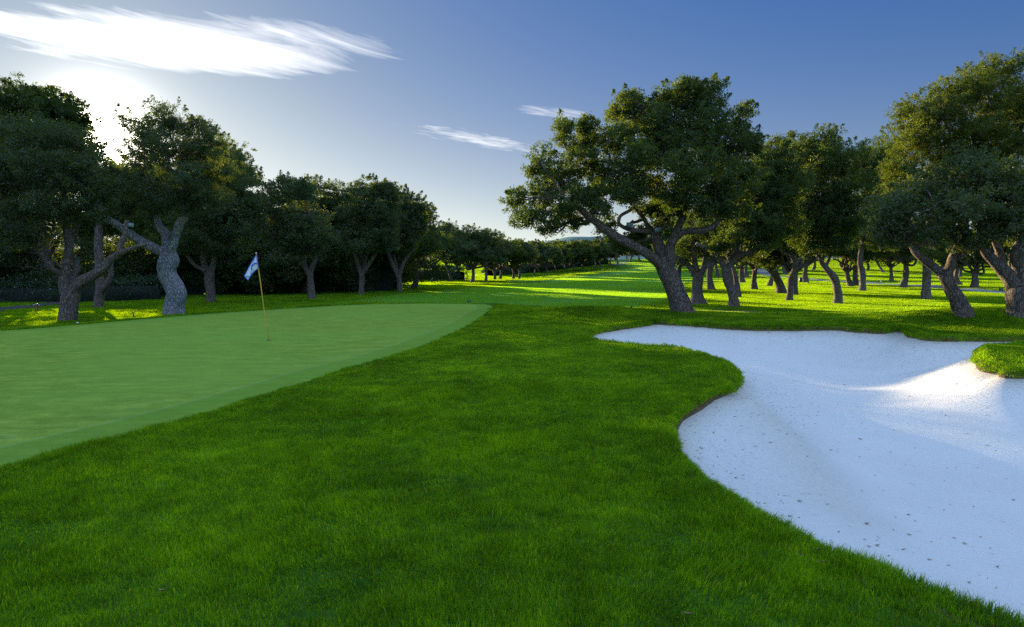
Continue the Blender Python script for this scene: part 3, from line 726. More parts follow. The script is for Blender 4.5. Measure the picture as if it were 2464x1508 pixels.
class Leaves:
    def __init__(s, seed): s.r = np.random.RandomState(seed); s.P = []; s.D = []; s.W = []; s.S = []; s.C = []
    def spray(s, C, rad, k, size, shade):
        """k leaves in every cluster centred on C (n,3)"""
        n = len(C); r = s.r
        d = r.normal(0, 1, (n, k, 3)); d /= np.linalg.norm(d, axis=2)[..., None] + 1e-9
        q = r.rand(n, k, 1) ** 0.55
        P = C[:, None] + d * q * rad[:, None, None] * np.array((1, 1, 0.75))
        D = d * 0.8 + r.normal(0, .7, (n, k, 3)); D /= np.linalg.norm(D, axis=2)[..., None]
        U = r.normal(0, 1, (n, k, 3)); W = np.cross(D, U); W /= np.linalg.norm(W, axis=2)[..., None] + 1e-9
        sz = size * 1.15 * r.uniform(0.55, 1.25, (n, k))
        s.P.append(P.reshape(-1, 3)); s.D.append(D.reshape(-1, 3)); s.W.append(W.reshape(-1, 3)); s.S.append(sz.ravel())
        s.C.append((shade[:, None] * 0.6 + r.rand(n, k) * 0.4).ravel())
    def blob(s, c, rad, size, dens=1.0, k=34, clr=0.30, droop=0.0):
        """ellipsoidal limb-end mass of foliage broken up into sub-lumps of twig sprays"""
        r = s.r; c = np.array(c, float); rad = np.array(rad, float)
        area = 4 * np.pi * ((rad[0] * rad[1]) ** 1.6 / 3 + (rad[0] * rad[2]) ** 1.6 / 3 + (rad[1] * rad[2]) ** 1.6 / 3) ** (1 / 1.6)
        nl = max(6, int(area / 1.15)); L = r.normal(0, 1, (nl, 3)); L /= np.linalg.norm(L, axis=1)[:, None]
        Lc = c + L * rad * r.uniform(0.45, 1.0, (nl, 1)); Lr = np.clip(rad.mean() * r.uniform(0.20, 0.46, nl), 0.34, 1.3)
        n = int(area * 11.0 * dens); j = r.choice(nl, n, p=Lr ** 2 / np.sum(Lr ** 2))
        d = r.normal(0, 1, (n, 3)); d /= np.linalg.norm(d, axis=1)[:, None]
        C = Lc[j] + d * Lr[j][:, None] * (r.rand(n, 1) ** 0.28) * np.array((1.12, 1.12, 0.78))
        m = int(n * 0.22); d = r.normal(0, 1, (m, 3)); d /= np.linalg.norm(d, axis=1)[:, None]
        C2 = c + d * rad * (r.rand(m, 1) ** 0.5) * 0.85
        g_ = max(3, int(nl * 0.7)); d = r.normal(0, 1, (g_, 3)); d[:, 2] = np.abs(d[:, 2]) * .9 - .15; d /= np.linalg.norm(d, axis=1)[:, None]
        b0 = c + d * rad * r.uniform(.85, 1.05, (g_, 1)); ext = r.uniform(.15, .5, (g_, 1)) * min(1.0, rad.mean() / 1.2)
        sp_ = np.vstack([b0 + (d * .7 + np.array((0, 0, .45))) * ext * q for q in (.3, .6, .85, 1.05)])
        C = np.vstack((C, C2))
        if droop: C[:, 2] -= droop * np.clip(np.linalg.norm((C - c)[:, :2], axis=1) / rad[:2].mean(), 0, 1.3) ** 2
        sh = np.concatenate((r.rand(nl)[j] * 0.6 + r.rand(n) * 0.4, r.rand(m)))
        s.spray(sp_, clr * np.repeat((.62, .5, .38, .25), g_), max(8, k // 2), size, r.rand(len(sp_)))
        s.spray(C, clr * 0.85 * r.uniform(0.6, 1.25, len(C)), k, size, sh); return Lc
    def mesh(s, name, origin=(0, 0, 0), cut=True):
        P = np.vstack(s.P); D = np.vstack(s.D); W = np.vstack(s.W); S_ = np.concatenate(s.S)[:, None]; C = np.concatenate(s.C)
        if cut:
            k = carve(P); P, D, W, S_, C = P[k], D[k], W[k], S_[k], C[k]
        P = P - np.array(origin)
        n = len(P)
        V = np.stack((P - D * S_ * .5, P + W * S_ * .3, P + D * S_ * .5, P - W * S_ * .3), 1).reshape(-1, 3)
        return np_mesh(name, V, quads=np.arange(n)[:, None] * 4 + np.arange(4)[None], attrs={'rnd': np.repeat(C, 4)})
def wiggle(a, b, r, amt, n=6):
    a = np.array(a, float); b = np.array(b, float); t = np.linspace(0, 1, n)[:, None]; L = np.linalg.norm(b - a)
    off = r.normal(0, 1, (n, 3)) * amt * L * np.sin(t * np.pi); off[:, 2] += np.sin(t[:, 0] * np.pi) * -0.06 * L
    return catmull(a + (b - a) * t + off, 0.18)

def px_tree(label, stems, blobs, leaf=0.075, mat_='oak', bark='bark', dens=1.0, k=34, name='cork_oak', group=None, Y=None, seed=1, seg=12, sink=0.25, clr=0.30, twigs=5, droop=0.0, pale=None, grow=1.08):
    """a tree set out from its silhouette: stems = lists of (u, v, radius_px, depth_m), the first one starts at the base;
       blobs = (u, v, ru, rv, depth_m, rdepth_m)"""
    u0, v0 = stems[0][0][:2]
    x0, y0, z0 = gpt(u0, v0)
    if Y is None: Y = y0
    else: x0 = at(u0, v0, Y)[0]; y0 = Y; z0 = float(hbase(x0, y0))
    pm = Y / F; base = np.array((x0, y0, z0)); r = np.random.RandomState(seed)
    shift = base - at(u0, v0, Y)          # keeps the skeleton on the ground
    root = thing(name, base, label, 'tree', group)
    acc = Acc(); nodes = []
    for si, st in enumerate(stems):
        pts = [at(u, v, Y + d) + (shift if i == 0 and si == 0 else 0) for i, (u, v, rp, d) in enumerate(st)]
        rad = [rp * pm for _, _, rp, _ in st]
        A = np.column_stack((pts, rad))
        if si == 0: 
            A[0, 3] *= 1.12; A = np.vstack((A[0] - np.array((0, 0, sink, -0.25 * A[0, 3])), A))
        C = catmull(A, 0.12 if Y < 60 else 0.3); C[:, 3] = np.maximum(C[:, 3], 0.012)
        acc.tube(C[:, :3] - base, C[:, 3], seg if si == 0 else max(6, seg - 2), gnarl=0.10, lobes=0.16, seed=seed * 7 + si)
        nodes += [C[len(C) // 3:]] if si == 0 else [C]
    N = np.vstack(nodes)
    Lv = Leaves(seed + 100); br = Acc()
    for b in blobs:
        u, v, ru, rv, d = b[:5]; rd = b[5] if len(b) > 5 else (ru + rv) / 2 * pm; ru *= grow; rv *= grow
        c = at(u, v, Y + d); sc = (Y + d) / Y * pm
        Lc = Lv.blob(c, (ru * sc, rd, rv * sc), leaf, dens, k, clr, droop)
        dist = np.linalg.norm(N[:, :3] - c, axis=1) + np.where(N[:, 2] > c[2] + 0.3, 2.0, 0) 
        q = N[np.argmin(dist)]
        P = wiggle(q[:3], c, r, 0.09); L = np.linalg.norm(c - q[:3])
        br.tube(P - base, np.linspace(min(q[3] * 0.8, 0.05 + 0.03 * L), 0.03, len(P)), 6, lobes=.1, seed=seed)
        for t in range(min(twigs, len(Lc))):
            P = wiggle(c if t % 2 else P_mid(q[:3], c), Lc[t], r, 0.12, 5); br.tube(P - base, np.linspace(0.03, 0.008, len(P)), 4, cap=False)
    link('trunk', acc.mesh('trunk', smooth=True), M[bark], parent=root)
    if br.n: link('branches', br.mesh('branches', smooth=True), M['bark'], parent=root)
    link('crown', Lv.mesh('crown', base), M[mat_], parent=root)
    return root
def P_mid(a, b): return a * 0.4 + b * 0.6

# shared crowns for the plainer trees of the rows; origin where the trunk forks, about 7 m wide and 5.5 m high
def crown_variant(seed, leaf, dens, k, W=3.4, H=2.5, clr=0.34, nb=9, low=0.4):
    r = np.random.RandomState(seed); Lv = Leaves(seed); br = Acc(); o = np.zeros(3)
    cs = []
    for i in range(nb):
        a = i / nb * 6.28 * 2 + r.uniform(-.4, .4); q = r.uniform(0.35, 0.8) * W; h = H * r.uniform(0.35, 1.25) + low
        cs.append(np.array((math.cos(a) * q, math.sin(a) * q, h)))
    cs += [np.array((r.uniform(-.8, .8), r.uniform(-.8, .8), H * 1.55)), np.array((r.uniform(-.5, .5), r.uniform(-.5, .5), H * 0.9))]
    for i, c in enumerate(cs):
        R_ = np.array((r.uniform(1.0, 1.6), r.uniform(1.0, 1.6), r.uniform(0.8, 1.25))) * W / 3.4
        Lc = Lv.blob(c, R_, leaf, dens, k, clr, 0.25)
        P = wiggle(o, c, r, 0.1); br.tube(P, np.linspace(0.13, 0.03, len(P)), 6, lobes=.1, seed=seed + i)
        for t in range(3):
            P = wiggle(P_mid(o, c), Lc[t], r, 0.12, 4); br.tube(P, np.linspace(0.035, 0.01, len(P)), 4, cap=False)
    return Lv.mesh('crown_shared', cut=False), br.mesh('branches_shared', smooth=True), Lv
MIDC = [crown_variant(200 + i, 0.105, 0.75, 30) for i in range(5)]
FARC = [crown_variant(230 + i, 0.20, 0.42, 26, clr=0.42) for i in range(4)]
BUSHC = [crown_variant(260 + i, 0.15, 0.6, 26, clr=0.4, low=-1.3, W=3.8, H=2.9, nb=12) for i in range(2)]
_mat_cache = {}
def with_mat(me, m):
    k = (me.name, m)
    if k not in _mat_cache:
        c = me.copy(); c.materials.clear(); c.materials.append(M[m]); _mat_cache[k] = c
    return _mat_cache[k]
def row_tree(label, trunk, var=0, h=7.5, w=1.0, mat_='oak', bark='bark', group=None, Y=None, kind='mid', seed=1, rz=None, name='cork_oak', unique=False):
    """trunk = list of (u, v, radius_px) from the base to the fork; crown copied from a shared one"""
    u0, v0 = trunk[0][:2]; x0, y0, z0 = gpt(u0, v0)
    if Y is not None: x0 = at(u0, v0, Y)[0]; y0 = Y; z0 = float(hbase(x0, y0))
    Y = y0; pm = Y / F; base = np.array((x0, y0, z0)); shift = base - at(u0, v0, Y)
    r = np.random.RandomState(seed * 3 + int(u0))
    root = thing(name, base, label, 'tree', group)
    A = np.array([list(at(u, v, Y) + shift) + [rp * pm] for u, v, rp in trunk])
    A[1:, 1] += r.uniform(-.25, .25, len(A) - 1)
    A[0, 3] *= 1.2; A = np.vstack((A[0] - np.array((0, 0, 0.25, -0.2 * A[0, 3])), A))
    C = catmull(A, 0.15 if Y < 60 else 0.4); acc = Acc()
    acc.tube(C[:, :3] - base, C[:, 3], 10 if Y < 70 else 7, gnarl=0.10, lobes=0.16, seed=seed)
    link('trunk', acc.mesh('trunk', smooth=True), M[bark], parent=root)
    top = C[-1, :3] - base
    cm, bm, lv0 = (MIDC if kind == 'mid' else FARC if kind == 'far' else BUSHC)[var % (5 if kind == 'mid' else 4 if kind == 'far' else 2)]
    hh = (h - top[2]) / 5.3
    rz = rz if rz is not None else r.uniform(0, 6.28)
    if unique:
        c, s_ = math.cos(rz), math.sin(rz); Rm = np.array(((c, -s_, 0), (s_, c, 0), (0, 0, 1))); L2 = Leaves(1)
        L2.P = [(np.vstack(lv0.P) * np.array((w, w, hh))) @ Rm.T + base + top]; L2.D = [np.vstack(lv0.D) @ Rm.T]; L2.W = [np.vstack(lv0.W) @ Rm.T]; L2.S = lv0.S; L2.C = lv0.C
        link('crown', L2.mesh('crown', base), M[mat_], parent=root)
    for nm, me in (('branches', with_mat(bm, 'bark')), ('crown', with_mat(cm, mat_))):
        if unique and nm == 'crown': continue
        o = link(nm, me, None, parent=root); o.location = top; o.rotation_euler = (0, 0, rz)
        o.scale = (w, w, hh)
    return root
LG = 'cork oaks in the row behind the putting green'
# the big oak right of centre, by the bunker
px_tree('large leaning cork oak with two floodlights, standing alone behind the bunker',
 [[(1643,752,23,0),(1634,722,21,0),(1622,690,21,0),(1610,665,22,0),(1597,640,20,0),(1588,618,15,0)],
  [(1606,655,13,0),(1590,636,14,-.1),(1568,617,12,-.3),(1534,596,11,-.6),(1492,575,10.5,-.9),(1459,554,10,-1.1),(1433,533,8,-1.2),(1408,513,7,-1.3),(1385,494,5,-1.4),(1350,470,3,-1.5)],
  [(1601,650,14,0),(1597,618,14,.1),(1586,592,13,.1),(1578,568,11,.1),(1589,550,8,.2),(1606,532,7,.3),(1600,500,5,.3),(1580,440,4,.3)],
  [(1580,572,8,.1),(1568,559,6,0),(1540,555,5,-.2),(1509,550,5,-.4),(1490,538,4.5,-.5),(1492,520,4,-.6),(1522,500,3.5,-.6),(1530,470,3,-.6)],
  [(1606,655,12,0),(1614,625,13,-.1),(1612,598,12,-.1),(1622,571,11,-.2),(1635,540,9,-.2),(1648,512,8,-.2),(1652,480,6,-.2),(1640,400,5,0),(1660,330,3,.2)],
  [(1620,578,8,-.1),(1640,560,7.5,-.3),(1662,554,7,-.5),(1694,554,7,-.7),(1719,541,6,-.8),(1731,522,5,-.9),(1745,480,4,-1)],
  [(1578,567,7,.1),(1560,545,6,.6),(1545,520,5,1.0),(1500,470,4,1.4),(1450,430,3,1.6)]],
 [(1250,478,26,22,-1.2,.8),(1275,520,34,26,-1.2,1),(1305,470,42,34,-1,1.2),(1300,385,34,30,-.6,1),(1322,545,26,20,-1.3,.8),(1345,420,46,36,-.4,1.4),(1357,325,22,44,0,.9),(1360,510,34,26,-1.2,1),
  (1385,545,16,16,-1.2,.5),(1400,375,44,40,.2,1.5),(1415,320,34,26,.5,1.2),(1405,465,46,38,-1,1.5),(1455,420,48,40,.4,1.8),(1440,500,28,20,-1.4,1),(1472,330,44,36,.6,1.6),
  (1500,265,38,30,.6,1.4),(1515,245,22,20,.6,1),(1530,380,50,44,-.8,1.8),(1560,300,52,40,.8,1.8),(1500,455,46,36,-1.0,1.6),(1585,255,36,30,.8,1.4),(1640,215,30,30,.5,1.3),(1652,250,40,38,.4,1.6),(1700,240,34,36,.3,1.4),
  (1640,320,60,46,0,2.2),(1712,310,46,42,.2,1.8),(1590,370,56,48,1.0,2.2),(1660,400,60,48,-1.2,2.0),(1750,370,44,44,0,1.8),(1795,270,17,16,0,.7),(1775,300,24,24,0,.9),(1790,350,32,36,.2,1.4),(1720,440,56,44,-.8,2.0),(1645,470,50,36,-1.3,1.5),
  (1780,440,40,40,.2,1.6),(1560,450,44,34,1.6,1.6),(1600,500,34,24,1.8,1.3),(1560,500,28,22,1.4,1.2),(1740,495,34,28,-1,1.3),(1545,565,26,22,1.8,1),(1500,585,26,14,1.6,.9),(1455,545,16,14,1.4,.7),(1690,500,26,22,-1.4,.9),(1770,500,30,30,.8,1.4),(1585,530,12,10,-.2,.35)],
 leaf=0.070, mat_='oak', seed=3, seg=18, grow=1.12, dens=1.05, k=40, clr=0.27, twigs=6)

# left foreground pair
px_tree('low forked cork oak at far left, one thick limb reaching sideways to the right',
 [[(161,771,20,0),(164,745,19,0),(167,720,20,0),(168,700,21,0)],
  [(160,706,14,0),(155,680,13,0),(158,650,11,0),(163,610,10,0),(168,580,10,0),(160,552,9,0),(162,510,7,0),(150,440,5,0)],
  [(172,705,12,0),(193,680,12,-.1),(222,664,12,-.2),(250,645,11,-.4),(268,622,9,-.5),(285,611,8,-.6),(290,588,7,-.6),(300,565,6,-.6),(305,530,4,-.6)],
  [(280,613,7,-.6),(305,602,5,-.8),(335,592,4,-.9),(360,586,2,-1)],
  [(155,662,8,0),(140,655,7,-.2),(125,645,7,-.4),(108,618,6,-.5),(88,597,5,-.6),(60,560,4,-.6)],
  [(163,690,9,.1),(176,665,8,.3),(184,648,8,.4),(180,625,7,.5),(170,600,6,.5),(190,540,4,.6)],
  [(163,560,6,0),(178,552,5,.2),(186,530,5,.3),(175,500,4,.3)]],
 [(30,350,60,50,0,2),(100,330,60,44,0,2),(155,345,48,40,.3,1.8),(20,430,60,50,-.5,2),(95,410,64,50,-.8,2),(170,420,60,50,-.5,2),(222,422,40,36,.3,1.6),(50,510,56,46,-1,1.8),(130,500,52,44,-1.2,1.8),(205,495,50,44,-.4,1.6),(75,570,36,28,-1,1.3),(255,455,34,36,.2,1.3),(15,560,34,34,-.6,1.3),(-40,450,60,80,0,2)],
 leaf=0.065, mat_='oak_grey', seed=11, seg=16, k=36, dens=.9, clr=.27)
px_tree('slender grey forked cork oak just behind the low forked oak at far left',
 [[(237,739,11,0),(239,715,10,0),(243,690,10,0),(238,660,10,0),(240,630,10,0),(236,600,10,0),(238,560,9,0),(240,520,7,0)],
  [(246,700,8,0),(258,682,7,-.2),(268,660,6,-.3),(266,640,6,-.3),(275,610,4,0)]],
 [(240,470,44,40,1,1.8),(190,400,42,46,1.5,2),(260,540,40,32,1,1.6),(285,440,44,38,1.5,2),(240,435,40,34,1.5,2),(300,490,44,40,1.5,2),(210,545,40,34,1,1.6)], leaf=0.08, seed=12, dens=.9)
px_tree('tall dark cork oak at the left edge, highest crown left of the sun',
 [[(115,690,11,0),(106,650,10,0),(110,600,9,0),(100,520,8,0),(90,420,6,0)]],
 [(-10,260,60,50,0,2.5),(60,245,56,44,0,2.5),(120,262,50,42,0,2.2),(170,285,40,40,0,2),(186,292,22,26,0,1.2),(60,330,70,50,0,3),(150,345,60,50,0,3),(0,400,70,60,0,3),(100,420,70,60,0,3)],
 leaf=0.11, mat_='oak', seed=13, dens=.7, k=32, clr=.34, Y=42)
# the pale trunk
px_tree('thick gnarled cork oak with pale bluish bark and a white floodlight on its left limb',
 [[(416,755,23,0),(420,730,21,0),(424,708,22,0),(416,685,22,0),(405,665,20,0),(401,645,21,0),(407,625,22,0),(402,606,17,0)],
  [(404,610,11,0),(383,602,11,-.1),(357,590,11,-.3),(328,573,10,-.5),(298,552,10,-.7),(276,536,8,-.8),(256,525,8,-.8),(244,505,7,-.8),(238,480,5,-.8)],
  [(404,615,12,0),(400,590,11,.1),(398,562,10,.2),(383,545,8,.3),(376,510,7,.4),(372,460,5,.4)],
  [(405,618,12,0),(414,595,10,-.1),(424,563,9,-.2),(433,536,10,-.3),(447,514,8,-.3),(440,495,6,-.3),(436,440,5,-.2)],
  [(400,580,7,.1),(414,562,6,.2),(424,556,5,.2)]],
 [(345,300,42,34,.6,1.6),(410,295,46,32,.5,1.8),(460,300,36,26,.4,1.4),(330,360,40,44,.4,1.8),(400,370,56,46,-.2,2.2),(470,350,46,44,.3,1.8),(515,345,26,28,.5,1.2),(330,440,50,44,-.5,1.8),(400,455,52,40,-1,1.8),(470,430,50,44,-.8,1.8),(525,410,38,38,.3,1.6),(300,432,30,28,.8,1.4),(355,500,34,26,-.3,1.2),(500,480,44,36,-.5,1.6),(455,490,30,22,-1,1.1),(290,490,36,30,.8,1.3)],
 leaf=0.065, mat_='oak_grey', bark='bark_pale', seed=14, seg=18, k=36, dens=.9, clr=.27)
px_tree('grey cork oak with two upright stems between the pale gnarled oak and the flag',
 [[(509,726,11,0),(507,700,10.5,0),(504,675,10,0),(505,655,10,0)],
  [(503,662,8,0),(493,640,7,0),(490,605,7,.1),(500,560,5,.2)],[(506,660,8,0),(513,637,7,0),(516,603,7,0),(508,573,6,0),(510,530,4,0)],[(500,658,6,0),(486,647,5,-.2),(468,637,4,-.4),(450,615,3,-.4)]],
 [(540,470,50,44,0,2),(580,490,40,44,.5,2),(500,510,44,40,-.5,1.8),(550,540,48,36,-.6,1.8),(470,560,40,34,-1,1.6),(520,590,40,26,-.8,1.4),(595,545,28,34,.5,1.5),(450,590,24,18,-.8,1),(560,410,34,44,1,2),(600,500,22,30,1,1.2)],
 leaf=0.08, mat_='oak_grey', seed=15, dens=.85, k=34)
px_tree('broad dark cork oak behind the two pale trunks left of the flag',
 [[(440,700,9,0),(438,670,8,0),(445,630,7,0),(450,560,5,0)]],
 [(540,390,50,50,0,2.6),(500,420,60,60,.5,3),(575,440,44,44,0,2.4),(600,490,26,40,0,1.8),(430,520,60,50,0,3),(350,560,60,50,0,3),(300,520,60,60,2,3),(380,450,60,60,2,3),(270,450,50,60,2,3)], leaf=0.11, seed=16, dens=.7, clr=.34)
# middle of the left row
px_tree('small cork oak with short V fork, first right of the flag',
 [[(750,718,9.5,0),(748,695,9,0),(747,670,8,0),(744,656,8.5,0)],[(744,660,6.5,0),(735,643,6,0),(728,622,5.5,0),(716,605,5,0)],[(746,662,6.5,0),(751,643,6,0),(758,622,5.5,0),(752,602,5,0)]],
 [(700,500,44,40,0,2.4),(750,520,44,40,-.5,2.4),(665,500,30,44,.8,2),(715,570,46,34,-1,2),(765,575,34,30,-.5,1.8),(690,455,34,26,.8,2),(735,465,34,26,.6,2),(672,560,34,36,0,1.8),(730,600,30,14,-1,1.2)],
 leaf=0.095, mat_='oak_grey', seed=21, dens=.8, clr=.34)
px_tree('cork oak with burl halfway up its trunk, third right of the flag',
 [[(800,701,7.5,0),(801,680,7,0),(801,655,8,0),(803,632,6,0),(817,604,5.5,0),(822,580,4,0)]],
 [(800,480,44,34,0,2.4),(840,500,44,40,0,2.4),(775,530,36,40,0,2),(820,560,40,34,-.6,2),(760,470,30,24,.6,1.8),(850,560,30,40,0,2),(790,590,34,16,-.8,1.4)],
 leaf=0.095, seed=22, dens=.8, clr=.34, group=None)
px_tree('cork oak with wide V fork directly behind the back of the green',
 [[(869,709,7.5,0),(870,690,6.5,0),(870,657,6.5,0)],[(869,662,5,0),(861,632,4.5,0),(853,607,4,0),(850,580,3,0)],[(871,661,5,0),(889,633,4.5,0),(902,612,4,0),(906,590,4,0),(900,560,3,0)],[(871,658,4,0),(878,635,3.5,.3),(884,615,3,.4)]],
 [(890,465,40,30,0,2.4),(930,470,34,26,0,2),(860,515,40,40,0,2.2),(915,520,44,40,-.4,2.4),(880,570,44,34,-1,2.2),(930,575,34,30,-.5,2),(850,575,26,30,0,1.6)],
 leaf=0.105, mat_='oak_grey', seed=23, dens=.75, clr=.36)
px_tree('leaning cork oak with long right limb, nearest the lawn mound',
 [[(961,702,6.5,0),(961,680,6,0),(958,661,7,0)],[(957,665,5.5,0),(948,643,5,0),(938,617,4.5,0),(930,598,4,0)],[(958,660,4,0),(954,640,3.5,.2),(947,612,3,.4)],[(960,664,5,0),(971,633,4.5,0),(980,618,4,0),(990,604,3.5,0)]],
 [(960,480,34,26,.5,2.2),(995,495,30,28,.4,2),(945,530,40,36,0,2.4),(990,550,36,36,0,2.2),(925,570,34,30,-.5,2),(975,575,34,20,-.5,1.8),(1010,530,20,30,.4,1.5)],
 leaf=0.11, mat_='oak_grey', seed=24, dens=.72, clr=.36)
for lab, tr, v, h, w, mt in [
 ('dark cork oak in deep shade left of the flagstick foot', [(598,703,6),(600,670,5),(594,640,5)], 0, 7.2, 1.0, 'oak'),
 ('thin leaning oak close behind the small V forked oak', [(770,697,4.5),(770,665,4),(762,640,3.5)], 1, 8.2, 1.1, 'oak'),
 ('dark leaning oak between the burl oak and the wide V forked oak', [(837,694,5),(845,668,4.5),(853,632,4)], 2, 8.8, 1.1, 'oak_olive')]:
    row_tree(lab, tr, v, h, w, mt, group=LG, seed=int(tr[0][0]), unique=True)
for lab, u, v, w_, top, var, mt, wd in [
 ('thin young oak on the left end of the lawn mound', 975,676,2,(972,640),0,'oak',.6),
 ('shaded oak behind the crest of the lawn mound', 1010,669,2.5,(1010,640),1,'oak',1.0),
 ('small slanting oak beside the first white stake', 1048,677,2.5,(1043,640),2,'oak_grey',.9),
 ('pair stemmed oak right of the first white stake', 1087,677,4,(1072,632),3,'oak_grey',1.1),
 ('bent oak with a low limb, before the second stake', 1108,672,3,(1100,640),0,'oak',.9),
 ('stout pale footed oak standing forward of the far row', 1136,680,5,(1138,645),1,'oak_grey',1.15),
 ('straight bluish trunk oak next to the sunlit gap in the far row', 1169,676,3.5,(1168,640),2,'oak_grey',1.0),
 ('low forking oak in the sunlit gap of the far row', 1191,673,3.5,(1186,646),3,'oak',1.0),
 ('twin of the low forking oak, right side of the sunlit gap', 1203,672,3.5,(1206,648),0,'oak_olive',1.0),
 ('oak with crooked stem right of the sunlit gap', 1235,671,3.5,(1234,645),1,'oak_grey',1.1),
 ('dark straight oak where the lit lawn edge begins', 1249,671,3,(1249,645),2,'oak_grey',1.0)]:
    row_tree(lab, [(u,v,w_),((u+top[0])/2+2,(v+top[1])/2,w_*.85),(top[0],top[1],w_*.8)], var, float(np.interp(u, [975,1060,1140,1250], [10.2,10.0,8.2,7.4])), wd*1.25, mt, group='cork oaks of the far row left of the fairway', kind='mid', seed=u)
for i, (lab, u, v, var, mt, hh) in enumerate([
 ('round crowned oak, first beyond the dark straight oak', 1285,662,0,'oak_grey',8.4),
 ('oak with low spreading skirt in the far row', 1318,656,1,'oak',8.0),
 ('second of two neighbouring small oaks in the far row', 1334,655,2,'oak_olive',7.5),
 ('crooked stemmed oak in the far row before the pale fork', 1362,652.5,3,'oak',8.0),
 ('shady oak just left of the pale forked trunk', 1379,651,0,'oak_olive',8.5),
 ('oak with pale Y shaped trunk standing forward in the far row', 1404,649.5,1,'oak_olive',8.5),
 ('oak leaning right beyond the pale Y shaped trunk', 1431,646,2,'oak_grey',9),
 ('thin trunked oak past the right leaning one', 1446,642.5,3,'oak_grey',9),
 ('twin stem oak three quarters along the far row', 1466,639,0,'oak',9),
 ('pale V trunked oak beside the end of the far path', 1487,634,1,'oak_grey',10),
 ('oak right of the far path end', 1516,630,2,'oak',10),
 ('last small oak of the far row by the fairway crest', 1540,628,3,'oak_olive',10)]):
    row_tree(lab, [(u,v,2.2),(u+(-1)**i*3,v-10,1.9),(u+(-1)**i*2,v-17,1.7)], var, hh-0.7, 1.35, mt, group='cork oaks of the far row left of the fairway', kind='far', seed=u)
# oaks of the dark wood behind the rows (touching crowns, no telling one from the next)
r_ = np.random.RandomState(5)
WL = 'dark cork oak crown in the unlit wood behind the front row of trees'
for x, y, h, w in [(-31,44,8.6,1.5),(-35,47,9.6,1.5),(-25,50,9.4,1.5),(-52,52,11,1.6),(-46,46,9,1.4),(-39,50,9.5,1.4),(-27,52,8.4,1.5),(-22,55,9.3,1.5),(-17,56,9.0,1.4),(-20,66,9.5,1.5),(-13.5,60,8.8,1.4),(-9.5,66,8.2,1.3),(-14,74,9,1.4),(-16,86,9,1.4)] + [(6+k*6.3, 262+12*math.sin(k*2.1), 8.0, 1.7) for k in range(11)] + [(14+k*8, 300+12*math.sin(k*1.7), 9.5, 1.9) for k in range(8)]:
    u = CX + F * x / y; v = VH + 1.7 / y * F
    m_ = ['oak', 'oak_olive', 'oak', 'oak_grey'][r_.randint(4)]
    row_tree(WL, [(u, v, 0.28*F/y),(u+0.3*F/y, v-1.2*F/y, .22*F/y),(u, v-2.2*F/y, .2*F/y)], r_.randint(4), h, w, m_, group='oaks of the dark wood behind the left rows', Y=float(y), kind='bush' if y < 90 else 'far', seed=int(abs(x)*7+y), unique=y < 75)

# right hand grove -----------------------------------------------------------
GR = 'cork oaks of the grove on the right'
px_tree('leaning cork oak with a low V fork at the right front of the grove',
 [[(2318,759,20,0),(2312,740,19,0),(2302,718,18,0),(2288,692,17,0),(2277,668,17,0),(2268,655,16,0)],
  [(2268,660,11,0),(2248,643,10,0),(2222,623,9,-.2),(2202,603,8,-.3),(2191,580,7,-.4),(2180,550,5,-.5)],
  [(2272,662,12,0),(2285,645,11,0),(2295,614,10,0),(2306,590,9,0),(2320,570,7,0),(2325,520,5,0)],
  [(2300,622,6,0),(2316,616,6,-.2),(2328,607,5.5,-.3),(2326,590,5,-.3),(2318,575,4,-.2)]],
 [(2150,520,40,36,-.4,1.4),(2200,470,48,42,-.2,1.8),(2190,545,44,32,-.8,1.5),(2260,430,56,40,0,2),(2260,500,56,44,-1,2),(2330,440,50,42,-.2,1.8),(2330,520,44,36,-.8,1.6),(2240,570,30,18,-.6,1),(2380,480,40,44,.3,1.6),(2130,560,26,20,-.2,.9)],
 leaf=0.066, mat_='oak_grey', seed=31, seg=16, k=38, dens=1.0, clr=.27, grow=1.14)
px_tree('massive dark cork oak cut by the right edge, splitting into three heavy limbs',
 [[(2452,757,26,0),(2449,735,24,0),(2448,712,24,0),(2446,690,22,0)],
  [(2440,695,15,0),(2428,668,15,0),(2405,643,14,0),(2388,625,12,0),(2372,605,11,0),(2360,575,9,0),(2358,540,7,0)],
  [(2420,655,10,0),(2408,625,10,.2),(2402,600,9,.3),(2392,575,8,.3)],
  [(2450,695,16,0),(2458,665,14,0),(2452,635,14,0),(2450,608,14,0),(2460,575,12,0),(2470,530,9,0)]],
 [(2380,540,40,36,-.6,1.6),(2440,470,50,44,-.2,2),(2400,440,46,38,0,1.8),(2450,540,44,36,-.8,1.6),(2500,480,50,60,0,2),(2350,580,24,18,-.8,.9),(2420,500,50,40,-.6,1.8),(2520,570,40,40,0,1.6)],
 leaf=0.066, mat_='oak_grey', seed=32, seg=18, k=38, dens=1.0, clr=.27, grow=1.14)
